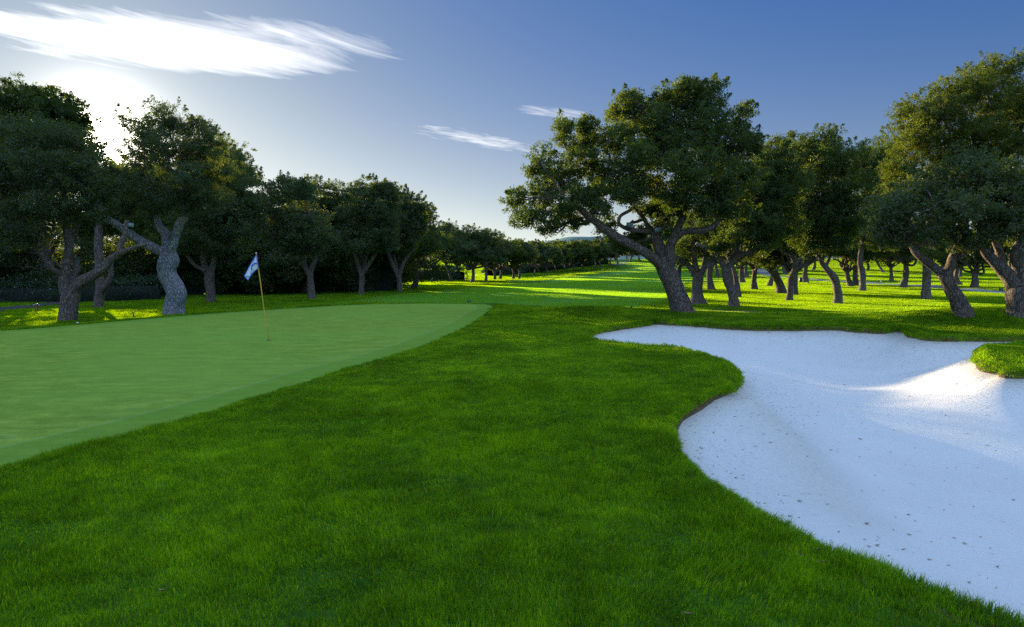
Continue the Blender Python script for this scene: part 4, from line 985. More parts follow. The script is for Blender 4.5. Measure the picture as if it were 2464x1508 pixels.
px_tree('tall olive green cork oak rising above all the others at the right edge',
 [[(2228,720,13,0),(2229,695,11,0),(2230,665,10,0),(2231,640,10,0),(2245,580,9,.5),(2270,500,8,.8),(2310,400,6,1)]],
 [(2175,400,40,40,0,2),(2185,330,44,44,0,2.2),(2215,270,44,40,0,2.2),(2165,450,40,36,-.5,2),(2240,340,56,50,0,2.6),(2270,250,50,48,0,2.4),(2230,430,56,44,0,2.6),(2320,220,50,44,0,2.4),(2310,320,60,56,-.5,2.8),(2310,400,60,44,0,2.8),(2375,180,44,40,.3,2.2),(2390,260,56,54,0,2.6),(2385,350,60,54,-.4,2.8),(2430,170,30,36,.3,1.8),(2450,240,50,56,0,2.6),(2460,340,54,60,0,2.8),(2380,430,60,40,0,2.8),(2520,300,56,90,0,3),(2240,610,26,16,-.6,1)],
 leaf=0.078, mat_='oak_olive', seed=33, seg=12, k=36, dens=.85, clr=.32)
px_tree('cork oak with flared foot and short limbs, just right of the big leaning oak',
 [[(1678,731,19,0),(1677,710,14,0),(1678,690,13,0),(1680,668,13,0),(1678,655,12,0)],[(1672,662,7,0),(1664,645,7,0),(1652,634,6,0),(1634,623,5,0),(1620,610,4,0)],[(1677,655,8,0),(1671,624,7,0),(1668,595,6,0),(1668,570,5,0),(1680,530,4,0)],[(1684,662,8,0),(1694,640,7,0),(1699,617,6,0),(1712,590,5,0)]],
 [(1640,590,34,26,.5,1.5),(1700,560,44,36,.3,1.8),(1670,540,40,34,.6,1.8),(1720,520,40,40,.8,1.8),(1650,620,16,12,0,.7),(1700,600,24,18,0,1),(1740,580,30,24,.5,1.2)], leaf=0.08, mat_='oak', seed=34, k=32, dens=.75)
px_tree('dark S curved cork oak with raised side limbs behind the dirt strip',
 [[(1767,737,13,0),(1764,718,12,0),(1760,698,11,0),(1752,678,10.5,0),(1747,658,11,0),(1748,643,11,0)],[(1746,650,7,0),(1735,628,6,0),(1722,612,5.5,0),(1698,598,5,0),(1675,585,4,0)],[(1750,650,7,0),(1760,633,6,0),(1775,615,6,0),(1808,607,4.5,-.2),(1826,598,3.5,-.3)],[(1762,632,5,0),(1772,605,5,.2),(1775,570,4,.3)]],
 [(1830,400,44,50,0,2),(1870,400,40,44,.3,1.8),(1800,450,50,50,0,2),(1855,470,50,50,-.3,2),(1900,460,40,60,0,2),(1790,530,44,40,-.4,1.8),(1840,545,44,40,-.5,1.8),(1890,540,40,36,0,1.6),(1720,590,20,10,0,.8),(1760,575,40,24,-.5,1.4),(1830,590,34,16,-.3,1.2),(1855,360,30,24,.3,1.4),(1770,420,34,40,.4,1.6),(1765,490,34,36,.6,1.6)],
 leaf=0.075, mat_='oak', seed=35, k=38, dens=1.0, grow=1.16)
px_tree('cork oak bending left at the top, alone in the lit lawn',
 [[(2016,730,10.5,0),(2017,712,10,0),(2015,695,9.5,0),(2008,672,9,0),(1992,650,8,0),(1978,633,6,0),(1974,618,5,0)],[(1985,643,5,0),(1992,630,4,.1),(1998,615,3,.2)],[(1978,630,4,0),(1985,600,4,.4),(2000,560,3,.6)]],
 [(1950,380,44,40,0,2.2),(1985,345,34,26,0,1.8),(1930,350,34,26,0,1.8),(2020,380,40,40,0,2.2),(1960,450,56,50,0,2.4),(2030,450,50,50,0,2.4),(1930,530,44,44,0,2),(1990,530,50,44,-.4,2.2),(2050,520,40,44,0,2),(1950,590,34,18,-.3,1.4),(2010,590,36,18,-.3,1.4),(1885,480,36,60,0,2)],
 leaf=0.082, mat_='oak', seed=36, k=36, dens=.95, grow=1.16)
px_tree('cork oak with wavy narrow trunk, left neighbour of the oak bending left',
 [[(1899,723,8.5,0),(1901,705,7.5,0),(1901,688,7.5,0),(1904,668,7.5,0),(1912,648,7.5,0),(1913,630,7,0),(1905,612,5.5,0)],[(1912,640,5,0),(1922,625,4,.2),(1930,600,3,.3)]],
 [(1900,560,40,34,0,2),(1860,500,40,44,.4,2),(1940,420,44,60,.6,2.2),(1905,590,30,16,0,1.4),(1890,400,34,34,.6,2)], leaf=0.08, mat_='oak', seed=37, k=32, dens=.75)
px_tree('rough barked upright oak, flared foot, right of the low limbed oak',
 [[(2075,700,8.5,0),(2076,680,7,0),(2075,655,7,0),(2070,625,6,0),(2080,560,5,0),(2095,480,4,0)]],
 [(2090,385,40,36,0,2.2),(2130,365,34,34,.4,2),(2060,410,34,40,0,2),(2110,440,44,44,0,2.4),(2145,420,34,40,.4,2),(2090,510,44,44,-.3,2.2),(2140,500,36,44,.3,2),(2080,575,36,26,-.3,1.6),(2130,580,34,22,0,1.6)],
 leaf=0.09, mat_='oak', seed=38, k=32, dens=.8, clr=.32)
for lab, tr, v, h, w, mt in [
 ('dark thin oak half hidden by the big leaning trunk', [(1640,695,6.5),(1633,665,5.5),(1637,640,5)], 0, 8, .9, 'oak'),
 ('stout oak with bent neck behind the flared foot oak', [(1711,697,9),(1707,670,7),(1709,645,7),(1716,628,5)], 1, 8, 1, 'oak'),
 ('narrow oak hugging the right of the S curved oak', [(1775,715,7.5),(1775,690,6.5),(1767,655,5),(1762,632,4)], 2, 7.5, .8, 'oak'),
 ('small far trunk seen just left of the S curved oak', [(1728,665,5),(1723,645,4),(1722,632,3.5)], 3, 7.5, 1, 'oak_olive'),
 ('forked oak beyond the narrow oak', [(1786,680,6.5),(1783,662,6),(1785,642,6)], 4, 8, 1, 'oak'),
 ('pale thin trunk beyond the forked oak', [(1797,667,4.5),(1795,650,4),(1795,636,3.5)], 0, 8, 1, 'oak_grey'),
 ('short straight oak under a lit tuft of hanging leaves', [(1815,696,7.5),(1815,676,6.5),(1818,645,5.5)], 1, 7, .9, 'oak_olive'),
 ('slim post like oak between the S curved and narrow oaks', [(1763,685,3.5),(1760,668,3),(1758,645,3)], 2, 7, .9, 'oak'),
 ('small oak leaning right below the cart path bend', [(1851,688,6),(1857,670,5),(1862,648,4)], 3, 7, .9, 'oak'),
 ('thick oak leaning left across the lit lawn', [(1881,706,11),(1876,680,9.5),(1862,657,9.5),(1847,636,8)], 4, 8.2, 1.15, 'oak'),
 ('dark trunk close behind the wavy narrow oak', [(1914,710,6),(1912,690,5.5),(1913,655,5)], 0, 8, 1, 'oak'),
 ('pale far trunk beside the cart path bend', [(1887,660,4),(1884,645,3.5),(1882,630,3)], 1, 8, 1, 'oak_grey'),
 ('dark round headed oak beside the green utility box', [(1939,681,7),(1938,662,6),(1938,641,5)], 2, 6.5, .9, 'oak'),
 ('oak with low left limb before the cart path', [(2047,689,7),(2042,668,5.5),(2038,652,5)], 3, 7.5, 1, 'oak'),
 ('thick dark oak right behind the low limbed oak', [(2059,687,6.5),(2058,665,6),(2060,630,5.5)], 4, 8.5, 1.1, 'oak'),
 ('distant pale trunk left of the Y forked oak on the shaded lawn', [(2089,652,3.2),(2088,640,3),(2086,628,2.6)], 1, 8, 1, 'oak_grey'),
 ('distant pale leaning trunk beside the Y forked oak', [(2124,655,3.2),(2119,643,3),(2110,630,2.6)], 2, 8, 1, 'oak_grey'),
 ('slim oak with wide Y fork beyond the path', [(2145,676,4.5),(2145,655,4),(2142,642,4)], 3, 6.6, 1.1, 'oak'),
 ('dark bulging oak at the edge of the cart path', [(2174,692,7),(2181,670,6.5),(2180,650,6),(2176,636,5)], 4, 7.4, 1.1, 'oak'),
 ('dark small oak right behind the low V forked front oak', [(2309,686,5.5),(2303,665,5),(2304,645,5)], 0, 7, 1, 'oak'),
 ('stubby oak with drooping leaves left of the massive trunk', [(2344,693,8.5),(2343,675,7),(2346,655,7)], 1, 6.8, 1, 'oak'),
 ('thin far trunk framed by the fork of the massive trunk', [(2431,643,3),(2431,632,2.6),(2430,622,2.4)], 2, 8, 1, 'oak')]:
    row_tree(lab, tr, v, h, w, mt, group=GR, seed=int(tr[0][0]) + 3, kind='mid')
# trees standing beyond the right lawns
for i, (x, y, h, w) in enumerate([(60,150,12,1.9),(75,170,13,2),(92,160,13,2),(110,175,13,2),(125,165,13,2),(48,168,12,1.9),(140,180,13,2),(84,128,11,1.7),(66,205,14,2.2),(100,205,14,2.2)]):
    u = CX + F * x / y; v = VH + 1.7 / y * F
    row_tree('distant rounded oak crown closing the lawns behind the right hand grove', [(u, v, 4),(u+3, v-15, 3.4),(u, v-26, 3)], i, h, w, ['oak_olive', 'oak'][i % 2], group='distant oaks beyond the right lawns', Y=float(y), kind='far', seed=i + 60)
#OBJECTS
# ------------------------------------------------------------------ hedges, wall
def hedge(label, pts, w, h, leaf, m, seed, name='hedge', dens=1.0, cat='hedge', group=None, flowers=0):
    """long shrub mass along world points: leafy skin round a lumpy opaque dark core, added to block the sun"""
    P = catmull([(a, b) for a, b in pts], 0.8)[:, :2]; r = np.random.RandomState(seed); n = len(P)
    Z = hbase(P[:, 0], P[:, 1]); base = np.array((P[n // 2, 0], P[n // 2, 1], Z[n // 2])); root = thing(name, base, label, cat, group)
    H = h * (0.85 + 0.4 * (fbm(np.arange(n) * .35, np.zeros(n) + seed, seed, 3) - 0.3))
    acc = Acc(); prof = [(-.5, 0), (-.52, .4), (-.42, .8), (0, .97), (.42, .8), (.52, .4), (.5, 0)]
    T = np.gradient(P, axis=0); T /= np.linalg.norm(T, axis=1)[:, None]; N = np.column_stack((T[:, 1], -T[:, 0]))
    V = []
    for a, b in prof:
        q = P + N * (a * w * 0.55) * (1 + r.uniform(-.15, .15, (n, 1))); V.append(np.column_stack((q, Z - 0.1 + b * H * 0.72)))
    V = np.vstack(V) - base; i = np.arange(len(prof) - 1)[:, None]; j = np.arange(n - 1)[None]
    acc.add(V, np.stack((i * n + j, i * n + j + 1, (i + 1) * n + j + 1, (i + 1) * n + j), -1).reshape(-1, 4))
    link('twigs', acc.mesh('twigs', smooth=True), M['twig'], parent=root)  # solid core added inside so that no sun leaks through the leaves
    Lv = Leaves(seed)
    for k in range(n):
        for s in (-1, 0, 1):
            m_ = max(1, int(11 * dens)); c = np.column_stack((P[k, 0] + N[k, 0] * s * w * .38 + r.normal(0, .3, m_), P[k, 1] + N[k, 1] * s * w * .38 + r.normal(0, .3, m_), Z[k] + H[k] * (r.uniform(.1, .95, m_) if s else r.uniform(.75, 1.05, m_))))
            Lv.spray(c, np.full(m_, 0.34), 26, leaf, r.rand(m_))
    link('foliage', Lv.mesh('foliage', base), M[m], parent=root)
    if flowers:
        Lf = Leaves(seed + 1); c = np.column_stack((P[r.randint(0, n, flowers)] - N[0] * 0, np.zeros(flowers))); k = r.randint(0, n, flowers)
        c[:, :2] = P[k] + N[k] * (r.uniform(-.55, .55, flowers) * w)[:, None]; c[:, 2] = Z[k] + H[k] * r.uniform(.55, 1.05, flowers)
        Lf.spray(c, np.full(flowers, .05), 3, 0.05, r.rand(flowers)); link('blossom', Lf.mesh('blossom', base), M['petal'], parent=root)
    return root
M['twig'] = simple('dark_hedge_core', (0.012, 0.016, 0.008), 0.9, vs=6)  # surface of the solid light-blocking cores added inside the hedges
M['petal'] = simple('petal', (0.6, 0.6, 0.62), 0.7)
def along(pix, dy=0.0):
    return [(gpt(u, v)[0], gpt(u, v)[1] + dy) for u, v in pix]
M['shadepath'] = path_mat('garden_path_shaded', (0.05, 0.045, 0.045), (0.10, 0.09, 0.085))  # darker copy of the path material, its shade put into the colour
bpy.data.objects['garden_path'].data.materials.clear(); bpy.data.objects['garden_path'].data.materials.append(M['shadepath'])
hedge('low dark flowering hedge along the garden path at far left', [(-45, 36.5), (-33, 38), (-26, 41), (-23.2, 44.5)], 1.8, 1.5, 0.07, 'shrub', 401, dens=1.3, flowers=160)
hedge('taller leafy shrub bank at the right end of the flowering hedge', [(-31, 47), (-26, 48), (-23, 50.5)], 2.2, 2.9, 0.09, 'shrub', 402, name='shrub', cat='shrub', dens=1.4)
hedge('black shaded thicket behind the flag and the first oaks right of it', [(-24, 53), (-19, 56), (-14, 58), (-10.5, 59.5)], 2.4, 3.8, 0.11, 'shrub', 403, name='thicket', cat='thicket', dens=1.8)
hedge('black shaded thicket between the V forked oak and the sunlit bank', [(-17, 66), (-13, 64), (-10.6, 63)], 2.4, 3.6, 0.11, 'shrub', 404, name='thicket', cat='thicket', dens=1.8)
hedge('dark undergrowth behind the lawn mound and white stakes', [(-26, 108), (-19, 111), (-12, 112), (-8, 110)], 2.6, 2.6, 0.14, 'shrub', 405, name='thicket', cat='thicket', dens=1.4)
hedge('dark undergrowth behind the far row of oaks', [(-4.5, 138), (1, 152), (8, 168), (17, 186), (28, 206)], 3, 2.0, 0.2, 'shrub', 406, name='thicket', cat='thicket', dens=1.0)
hedge('tall dark shrubs closing the far left behind the garden wall', [(-60, 52), (-48, 55), (-38, 58), (-30, 62)], 3, 5.0, 0.11, 'shrub', 407, name='thicket', cat='thicket', dens=1.6)

hedge('tall dark trees far behind the garden wall closing the horizon', [(-95, 70), (-75, 76), (-55, 80), (-40, 82), (-30, 84)], 4, 6.2, 0.17, 'shrub', 408, name='thicket', cat='thicket', dens=1.5)
M['wall'] = simple('garden_wall', (0.42, 0.34, 0.26), 0.9, vs=4, var=.2)
def low_wall():
    A = np.array((-46.0, 43.0)); B = np.array((-27.6, 46.6)); d = (B - A) / np.linalg.norm(B - A); mid = (A + B) / 2; z = float(hbase(*mid))
    root = thing('garden_wall', (mid[0], mid[1], z), 'low beige garden wall behind the flowering hedge at far left', 'wall')
    L = np.linalg.norm(B - A); an = math.atan2(d[1], d[0]); Rm = np.array(Matrix.Rotation(an, 3, 'Z'))
    a = Acc(); a.box((0, 0, .72), (L, .22, 1.7), Rm); link('wall_body', a.mesh('wall_body'), M['wall'], parent=root)
    a = Acc(); a.box((0, 0, 1.605), (L + .06, .32, .07), Rm); link('coping', a.mesh('coping'), M['wall'], parent=root)
low_wall()

# ------------------------------------------------------------------ flag
M['yellow'] = simple('pole_yellow', (0.75, 0.42, 0.03), 0.4, vs=60, var=.06)
M['cloth'] = simple('flag_white', (0.90, 0.91, 0.94), 0.8, vs=20, var=.04)
M['blue'] = simple('flag_blue', (0.02, 0.10, 0.55), 0.7, vs=20, var=.05)
M['black'] = simple('black_plastic', (0.012, 0.012, 0.014), 0.45)
M['white'] = simple('white_paint', (0.75, 0.75, 0.73), 0.5)
M['red'] = simple('red_paint', (0.22, 0.02, 0.015), 0.4)
M['steel'] = simple('steel', (0.5, 0.5, 0.52), 0.3, metal=0.9)
M['boxgreen'] = simple('green_box', (0.03, 0.06, 0.05), 0.5)
M['lampglass'] = simple('lamp_glass', (0.55, 0.66, 0.74), 0.12, spec=0.9, vs=4)
M['lampgrey'] = simple('lamp_glass_dull', (0.20, 0.27, 0.26), 0.25, spec=0.7, vs=4)
M['leafdry'] = simple('dry_leaf', (0.26, 0.15, 0.07), 0.7, vs=40, var=.35)
M['pebble'] = simple('debris_dark', (0.035, 0.025, 0.018), 0.8)

def flagstick():
    x, y, z = gpt(647, 819); Y = y; pm = Y / F
    base = np.array((x, y, z)); sh = base - at(647, 819, Y)
    W = lambda u, v, d=0.0: at(u, v, Y + d) + sh - base
    root = thing('flagstick', base, 'leaning yellow flagstick carrying a white and blue flag, in the hole of the putting green', 'flagstick')
    a = Acc(); P = [W(647.5, 822), W(641, 780), W(634, 735), W(627, 680), W(621, 640), W(616.5, 609)]
    a.tube(P, [.0075, .009, .0105, .012, .012, .011], 12); link('pole', a.mesh('pole', smooth=True), M['yellow'], parent=root)
    a = Acc(); t = W(616.4, 608.3); th = np.linspace(0, math.pi, 7)
    a.tube([t + np.array((0, 0, -.02 + .036 * (i / 6))) for i in range(7)], [max(.002, .02 * math.sin(q)) for q in th], 12); link('knob', a.mesh('knob', smooth=True), M['white'], parent=root)
    # cloth: front face drapes from the hoist down to the tip, folded back along its left edge
    g = lambda cx, cy: (541 + cx * .1743, 587.4 + cy * .1743)
    A_, B_, K_, C_, Lf, D_ = g(434, 138), g(466, 327), g(388, 388), g(320, 498), g(352, 442), g(268, 442)
    def patch(rows, dep):
        V = []; n = len(rows[0])
        for i, r_ in enumerate(rows):
            for j, (u, v) in enumerate(r_): V.append(W(u, v, dep(i / (len(rows) - 1), j / (n - 1))))
        m_ = len(rows); ii = np.arange(m_ - 1)[:, None]; jj = np.arange(n - 1)[None]
        return np.array(V), np.stack((ii * n + jj, ii * n + jj + 1, (ii + 1) * n + jj + 1, (ii + 1) * n + jj), -1).reshape(-1, 4)
    def lerp(p, q, t): return (p[0] + (q[0] - p[0]) * t, p[1] + (q[1] - p[1]) * t)
    def curve(p, q, r_, t): a1 = lerp(p, q, t); b1 = lerp(q, r_, t); return lerp(a1, b1, t)
    def solid(V, Q, th=0.006):
        a = Acc(); a.add(V, Q); a.add(V + np.array((0, th, 0)), Q[:, ::-1]); return a
    # front panel: top edge A->D side (fold line), right edge hoist A->B, bottom B->K->L
    fold = [curve(A_, g(375, 250), Lf, t) for t in np.linspace(0, 1, 13)]
    right = [lerp(A_, B_, t / .45) if t < .45 else curve(B_, g(395, 370), g(352, 446), (t - .45) / .55) for t in np.linspace(0, 1, 13)]
    rows = [[lerp(fold[i], right[i], t) for t in np.linspace(0, 1, 7)] for i in range(13)]
    V, Q = patch(rows, lambda s, t: -.02 * math.sin(t * 5) * s); link('flag_cloth', solid(V, Q).mesh('flag_cloth', smooth=True), M['cloth'], parent=root)
    left = [curve(A_, g(345, 285), D_, t) for t in np.linspace(0, 1, 13)]
    rows = [[lerp(left[i], fold[i], t) for t in np.linspace(0, 1, 5)] for i in range(13)]
    V, Q = patch(rows, lambda s, t: .035 * s * (1 - t) - .004); o = link('flag_fold', solid(V, Q).mesh('flag_fold', smooth=True), M['cloth'], parent=root)
    rows = [[lerp(D_, C_, t) for t in np.linspace(0, 1, 5)], [lerp(Lf, lerp(Lf, C_, .9), t) for t in np.linspace(0, 1, 5)]]
    V, Q = patch(rows, lambda s, t: .05); link('flag_corner', solid(V, Q).mesh('flag_corner'), M['cloth'], parent=root)
    # blue border strips
    a = Acc()
    def strip(ps, w, d):
        ps = np.array(ps); T = np.gradient(ps, axis=0); T /= np.linalg.norm(T, axis=1)[:, None] + 1e-9; N = np.column_stack((T[:, 1], -T[:, 0])) * w / 2
        V = np.array([W(*(p + n), d) for p, n in zip(ps, N)] + [W(*(p - n), d) for p, n in zip(ps, N)]); k = len(ps)
        Q = [(i, i + 1, k + i + 1, k + i) for i in range(k - 1)]; Q = np.array(Q)
        a.add(V, Q); a.add(V + np.array((0, .004, 0)), Q[:, ::-1])
    strip(fold, 1.1, -.035); strip(right[:6], 1.5, -.036); strip(right[5:], 1.6, -.037); strip(left, 1.3, -.008)
    strip([D_, lerp(D_, Lf, .5), Lf], 1.3, -.006); strip([D_, lerp(D_, C_, .5), C_], 1.5, .03); strip([C_, lerp(C_, Lf, .6), lerp(C_, Lf, .95)], 1.3, .034)
    link('border', a.mesh('border'), M['blue'], parent=root)
    # blue leaping figure emblem on the front
    a = Acc()
    for ps, w in (([g(362, 290), g(385, 285), g(410, 272), g(428, 262), g(444, 258)], 2.1), ([g(402, 254), g(406, 268), g(410, 276)], 1.8), ([g(420, 270), g(440, 268)], 1.6),
                  ([g(380, 296), g(368, 318), g(362, 345)], 2.0), ([g(364, 332), g(376, 340), g(372, 352)], 1.6), ([g(390, 292), g(376, 302), g(366, 312)], 2.0)):
        strip(ps, w, -.040)
    link('emblem', a.mesh('emblem'), M['blue'], parent=root)
    # the cup
    a = Acc(); th = np.arange(24) / 24 * 2 * np.pi; c = np.column_stack((np.cos(th) * .054, np.sin(th) * .054, np.zeros(24)))
    o = np.column_stack((np.cos(th) * .062, np.sin(th) * .062, np.zeros(24))); V = np.vstack((o + (0, 0, .009), c + (0, 0, .009), c * (1, 1, 0) + (0, 0, -.1)))
    k = np.arange(24); kn = (k + 1) % 24
    a.add(V, np.vstack((np.column_stack((k, kn, 24 + kn, 24 + k)), np.column_stack((24 + k, 24 + kn, 48 + kn, 48 + k)))))
    a.add(np.vstack((c * .999 + (0, 0, .0075), [(0, 0, .0075)])), None, [(i, (i + 1) % 24, 24) for i in range(24)])
    r2 = link('golf_hole', a.mesh('golf_hole'), M['black'], loc=base, label='round dark golf hole at the foot of the yellow flagstick', cat='golf hole')
flagstick()

# ------------------------------------------------------------------ stakes and small posts
def post(name, label, u, v, h_px, r, m, cat, lean=0.0, cap=None, group=None, shape='round'):
    x, y, z = gpt(u, v); pm = y / F; h = h_px * pm; root = thing(name, (x, y, z), label, cat, group)
    a = Acc(); a.tube([(0, 0, -.15), (lean * h * .5, 0, h * .5), (lean * h, 0, h * .96)], [r * 1.05, r, r * .95], 10 if shape == 'round' else 4)
    link('shaft', a.mesh('shaft', smooth=shape == 'round'), M[m], parent=root)
    a = Acc(); a.tube([(lean * h, 0, h * .955), (lean * h, 0, h * .985), (lean * h, 0, h * 1.0)], [r * 1.25, r * 1.25, r * .6], 10)
    link('cap', a.mesh('cap'), M[cap or m], parent=root); return root
SG = 'white boundary stakes'
post('boundary_stake', 'white stake standing in front of the dark thicket right of the flag', 660, 703, 23, .045, 'white', 'stake', group=SG)
post('boundary_stake', 'tall white stake behind the lawn mound beside a slanting oak', 1040, 675, 15, .06, 'white', 'stake', group=SG)
post('boundary_stake', 'small white stake right of the bent oak in the far row', 1118, 675, 8, .05, 'white', 'stake', group=SG)
post('boundary_stake', 'tiny white stake on the shaded lawn, leftmost beyond the cart path', 2110, 676, 5, .035, 'white', 'stake', group=SG)
post('boundary_stake', 'tiny white stake left of the Y forked oak beyond the cart path', 2120, 680, 6, .035, 'white', 'stake', group=SG)
post('boundary_stake', 'tiny white stake beside the dark bulging oak at the cart path', 2168, 682, 7, .035, 'white', 'stake', group=SG)
post('sprinkler_post', 'short black post with a bright cap on the lit lawn beyond the green', 322, 761, 11, .022, 'black', 'post', lean=-.12, cap='steel')
PG = 'short black posts near the bunker'
post('rope_post', 'short black post leaning right, left of the big leaning oak', 1516, 744, 9, .03, 'black', 'post', lean=.6, group=PG)
post('rope_post', 'upright short black post nearest the left side of the big leaning oak', 1574, 739, 9, .025, 'black', 'post', lean=.1, group=PG)
post('rope_post', 'short black post just right of the big leaning oak, further one', 1670, 738, 8, .02, 'black', 'post', group=PG)
post('rope_post', 'short black post at the foot of the big leaning oak, nearer one', 1666, 749, 9, .022, 'black', 'post', group=PG)
post('rope_post', 'short black post at the right end of the dirt strip', 1871, 759, 8, .018, 'black', 'post', group=PG)

def hydrant():
    x, y, z = gpt(89, 748); root = thing('hydrant', (x, y, z), 'small dark red hydrant with two pale side outlets on the lit lawn at far left', 'hydrant')
    a = Acc(); a.tube([(0, 0, -.1), (0, 0, .03), (0, 0, .035), (0, 0, .30)], [.055, .055, .034, .034], 14); link('standpipe', a.mesh('standpipe', smooth=True), M['red'], parent=root)
    a = Acc(); a.tube([(0, 0, .295), (0, 0, .32), (0, 0, .345), (0, 0, .36)], [.045, .045, .032, .008], 14); link('dome', a.mesh('dome', smooth=True), M['steel'], parent=root)
    for s in (-1, 1):
        a = Acc(); a.tube([(s * .02, 0, .255), (s * .10, 0, .262)], [.022, .022], 12); o = link('outlet', a.mesh('outlet'), M['red'], parent=root)
        a = Acc(); a.tube([(s * .095, 0, .262), (s * .10, 0, .264), (s * .135, 0, .27), (s * .14, 0, .27)], [.03, .034, .034, .028], 12); link('outlet_cap', a.mesh('outlet_cap'), M['steel'], parent=o)
hydrant()

def plate_sign(label, u, v, wpx, hpx, legpx, marks):
    x, y, z = gpt(u, v); pm = y / F; w, h, l = wpx * pm, hpx * pm, legpx * pm
    root = thing('marker_sign', (x, y, z), label, 'sign')
    a = Acc(); a.box((0, 0, l + h / 2), (w, .02, h)); a.box((0, .012, l + h / 2), (w * .9, .01, h * .9)); link('plate', a.mesh('plate'), M['black'], parent=root)
    for s in (-1, 1):
        a = Acc(); a.tube([(s * w * .3, 0.005, -.12), (s * w * .3, 0.005, l)], .008, 8); link('leg', a.mesh('leg'), M['black'], parent=root)
    a = Acc()
    for cx, cy, sx, sy in marks: a.box((cx * w, -.0125, l + h * cy), (sx * w, .005, sy * h))
    link('lettering', a.mesh('lettering'), M['white'], parent=root)
plate_sign('small black plate with white marks on two legs behind the tip of the green', 1129, 729.5, 9, 5, 3,
           [(-.28, .62, .10, .10), (-.22, .5, .05, .34), (-.14, .38, .12, .10), (-.1, .55, .05, .3), (.1, .62, .1, .12), (.16, .5, .06, .36), (.24, .42, .1, .12), (.3, .55, .05, .3)])
plate_sign('small black plate beside the cart path at the right edge', 2409, 702, 10, 5, 3.5, [(-.25, .55, .1, .2), (-.05, .55, .1, .2), (.15, .55, .1, .2), (.3, .5, .06, .3)])

def utility_box():
    x, y, z = gpt(1928, 679.5); pm = y / F; root = thing('utility_box', (x, y, z), 'dark green utility box beside the round headed oak', 'box')
    w = 9.5 * pm; h = 12 * pm
    a = Acc(); a.box((0, 0, h * .47), (w, w * .7, h * .94)); link('cabinet', a.mesh('cabinet'), M['boxgreen'], parent=root)
    a = Acc(); a.box((0, 0, h * .97), (w * 1.08, w * .78, h * .06)); link('lid', a.mesh('lid'), M['boxgreen'], parent=root)
    a = Acc(); a.box((-.22 * w, -w * .36, h * .5), (w * .40, .03, h * .8)); link('door', a.mesh('door'), M['boxgreen'], parent=root)
utility_box()

def floodlight(label, u, v, Y, wpx, hpx, roll, yaw, glass, foot):
    p = at(u, v, Y); pm = Y / F; w, h = wpx * pm, hpx * pm
    root = thing('floodlight', p, label, 'floodlight'); root.rotation_euler = (R(8), R(roll), R(yaw))
    a = Acc(); a.box((0, .035, 0), (w, .07, h)); a.box((0, .085, 0), (w * .7, .04, h * .6)); link('housing', a.mesh('housing'), M['black'], parent=root)
    a = Acc(); a.box((0, -.004, 0), (w * .9, .012, h * .86)); link('glass', a.mesh('glass'), M[glass], parent=root)
    a = Acc(); a.box((0, -.012, -h * .02), (w * .6, .006, h * .22)); link('reflector', a.mesh('reflector'), M['white' if glass == 'lampglass' else 'lampgrey'], parent=root)
    f = np.array(at(*foot)) - p; Rm = np.array(root.rotation_euler.to_matrix()); f = Rm.T @ f
    a = Acc(); a.tube([(0, .06, -h * .45), (f[0] * .6, f[1] * .5 + .05, -h * .8), f], .012, 8); link('bracket', a.mesh('bracket', smooth=True), M['black'], parent=root)
YL = gpt(416, 755)[1]; YR = gpt(1643, 752)[1]
floodlight('small bright floodlight on the left limb of the pale gnarled oak', 313.5, 541, YL - .75, 17, 11, 2, 12, 'lampglass', (311, 560, YL - .6))
floodlight('small square floodlight on the thin curled limb of the big leaning oak', 1515, 541, YR - .75, 15, 12, 0, -8, 'lampgrey', (1512, 553, YR - .45))
floodlight('tilted floodlight at the main fork of the big leaning oak', 1583.5, 552, YR - .55, 19, 12, -14, 10, 'lampgrey', (1590, 566, YR - .1))
def cable():
    a = Acc(); P = [at(u, v, YR - d) for u, v, d in [(1590, 566, .2), (1597, 572, .42), (1603, 585, .45), (1606, 605, .48), (1603, 622, .5), (1615, 632, .52), (1628, 640, .55), (1634, 655, .5), (1640, 690, .48), (1660, 722, .42), (1666, 745, .35)]]
    base = P[-1]; a.tube(catmull(P, .1) - base, .012, 6)
    link('power_cable', a.mesh('power_cable', smooth=True), M['black'], loc=base, label='black power cable running down the trunk of the big leaning oak', cat='cable')
cable()
def ball():
    x, y, z = gpt(187, 780); a = Acc(); th = np.linspace(0, math.pi, 9)
    a.tube([(0, 0, .03 - .03 * math.cos(q)) for q in th], [max(.001, .03 * math.sin(q)) for q in th], 14)
    link('golf_ball', a.mesh('golf_ball', smooth=True), M['white'], loc=(x, y, z + .01), label='white golf ball at the back edge of the putting green', cat='golf ball')
ball()

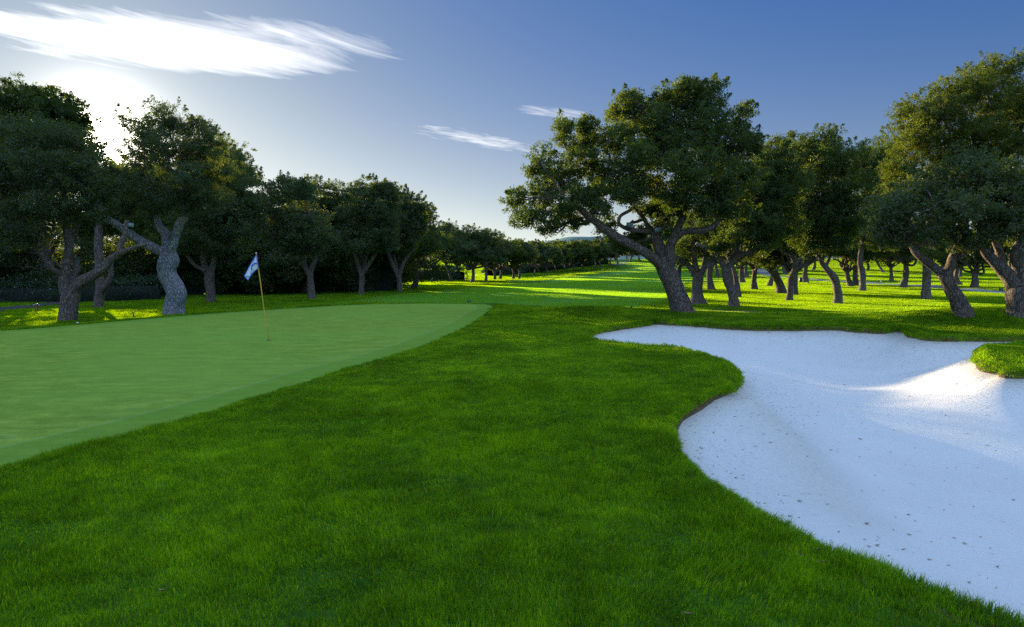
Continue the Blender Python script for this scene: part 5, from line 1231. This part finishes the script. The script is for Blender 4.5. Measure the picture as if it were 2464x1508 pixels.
# ------------------------------------------------------------------ dry leaves and litter on the sand
def sand_pt(u, v):
    d = ray(u, v); t = np.geomspace(2, 60, 1500); X, Y, Z = d[0] * t, d[1] * t, CZ + d[2] * t
    s = sd_b(X, Y, 2); S_ = np.where(s < 0, sandz(X, Y, -s), hbase(X, Y)); i = np.argmax(Z < S_)
    return X[i], Y[i], S_[i], s[i] < 0
def leaf_mesh(seed, L=0.05):
    r = np.random.RandomState(seed); t = np.linspace(0, 1, 8); w = np.sin(t ** .8 * np.pi) * L * .2 + .001
    a = Acc(); V = []
    for s in (-1, 0, 1): V.append(np.column_stack((t * L - L / 2, s * w, (abs(s) * w * .5 + .012 * (t - .5) ** 2 * 4 * L / .05 * r.uniform(.3, 1)))))
    V = np.vstack(V); n = 8; Q = [(k * n + i, k * n + i + 1, (k + 1) * n + i + 1, (k + 1) * n + i) for k in range(2) for i in range(n - 1)]
    a.add(V, Q); a.add(V + (0, 0, .0016), np.array(Q)[:, ::-1]); a.tube([(L / 2 - .002, 0, .003), (L * .75, 0, .008)], .0008, 5); return a.mesh('dry_leaf', smooth=True)
def litter():
    mm = [leaf_mesh(i) for i in range(3)]
    for m_ in mm: m_.materials.append(M['leafdry'])
    z4 = lambda cx, cy: (1855 + cx * .2472, 1159.3 + cy * .2472)
    pts = [z4(278, 195), z4(110, 332), z4(185, 398), z4(935, 418), z4(660, 495), z4(915, 570), z4(1035, 628), z4(955, 638), z4(1293, 668), z4(1545, 765), z4(1180, 840), z4(1730, 822), z4(2205, 838), z4(1885, 608), z4(1785, 552), z4(2040, 542), z4(2135, 655), z4(1340, 328), z4(880, 762), z4(405, 548), z4(1930, 990), z4(2360, 183), z4(1345, 523)]
    pts += [(1391 + a * .5182, 726.5 + b * .5182) for a, b in [(1235, 385), (1540, 440), (630, 608), (985, 1000), (1030, 930), (575, 683), (735, 820), (1705, 528), (1755, 382), (1115, 512), (625, 133), (885, 145), (1310, 640), (600, 445), (1175, 690)]]
    LG_ = 'brown dry oak leaves lying on the bunker sand'
    for i, (u, v) in enumerate(pts):
        x, y, z, ins = sand_pt(u, v)
        o = link('dry_leaf', mm[i % 3], None, loc=(x, y, z + .006), label='small curled brown oak leaf lying on the white bunker sand', cat='dry leaf', group=LG_)
        o.rotation_euler = (rs.uniform(-.2, .2), rs.uniform(-.2, .2), rs.uniform(-.9, .6)); k = rs.uniform(.5, .85) * (1 + max(0, y - 6) * .05) * (1.4 if i in (3, 6, 12) else 1); o.scale = (k, k, k)
    for (u, v), lab in (((1969, 1343), 'pale dry leaf on the grass by the bunker edge, upper of two'), ((1982, 1374), 'pale dry leaf on the grass by the bunker edge, lower of two'), ((1656, 1503), 'pale dry leaf in the grass at the bottom edge of the photo'), ((1364, 1283), 'tiny pale leaf in the middle of the foreground grass'), ((390, 1445), 'crumpled whitish leaf in the foreground grass at lower left')):
        x, y, z = gpt(u, v); o = link('dry_leaf', mm[0], None, loc=(x, y, z + .05), label=lab, cat='dry leaf'); k = .55 if u == 1364 else 1.0; o.scale = (k, k * 1.3, k); o.rotation_euler = (.3, .1, 2.6)
    # fine debris too small to count
    r = np.random.RandomState(77); n = 5200; lo = BUNK.min(0); hi = BUNK.max(0)
    x = r.uniform(1.5, 14, n * 4); y = r.uniform(2.5, 22, n * 4); d = -sd_b(x, y, 6); k = (d > .02) & (r.rand(len(x)) < np.clip(1.1 * np.exp(-d / .45) + .05, 0, 1)); x, y, d = x[k], y[k], d[k]; z = sandz(x, y, d)
    a = r.rand(len(x)) * 3.14; L = r.uniform(.006, .028, len(x)); w = r.uniform(.0015, .004, len(x)); c, s = np.cos(a), np.sin(a)
    V = np.stack([np.column_stack(q) for q in ((x - c * L + s * w, y - s * L - c * w, z + .003), (x + c * L + s * w, y + s * L - c * w, z + .004), (x + c * L - s * w, y + s * L + c * w, z + .007), (x - c * L - s * w, y - s * L + c * w, z + .005))], 1).reshape(-1, 3)
    me = np_mesh('sand_litter', V, quads=np.arange(len(x))[:, None] * 4 + np.arange(4)[None]); link('sand_litter', me, M['litter'], label='fine twigs and grass clippings scattered on the bunker sand', cat='litter', kind='stuff')
M['litter'] = simple('litter', (0.20, 0.15, 0.08), 0.9, vs=3, var=.6)
litter()
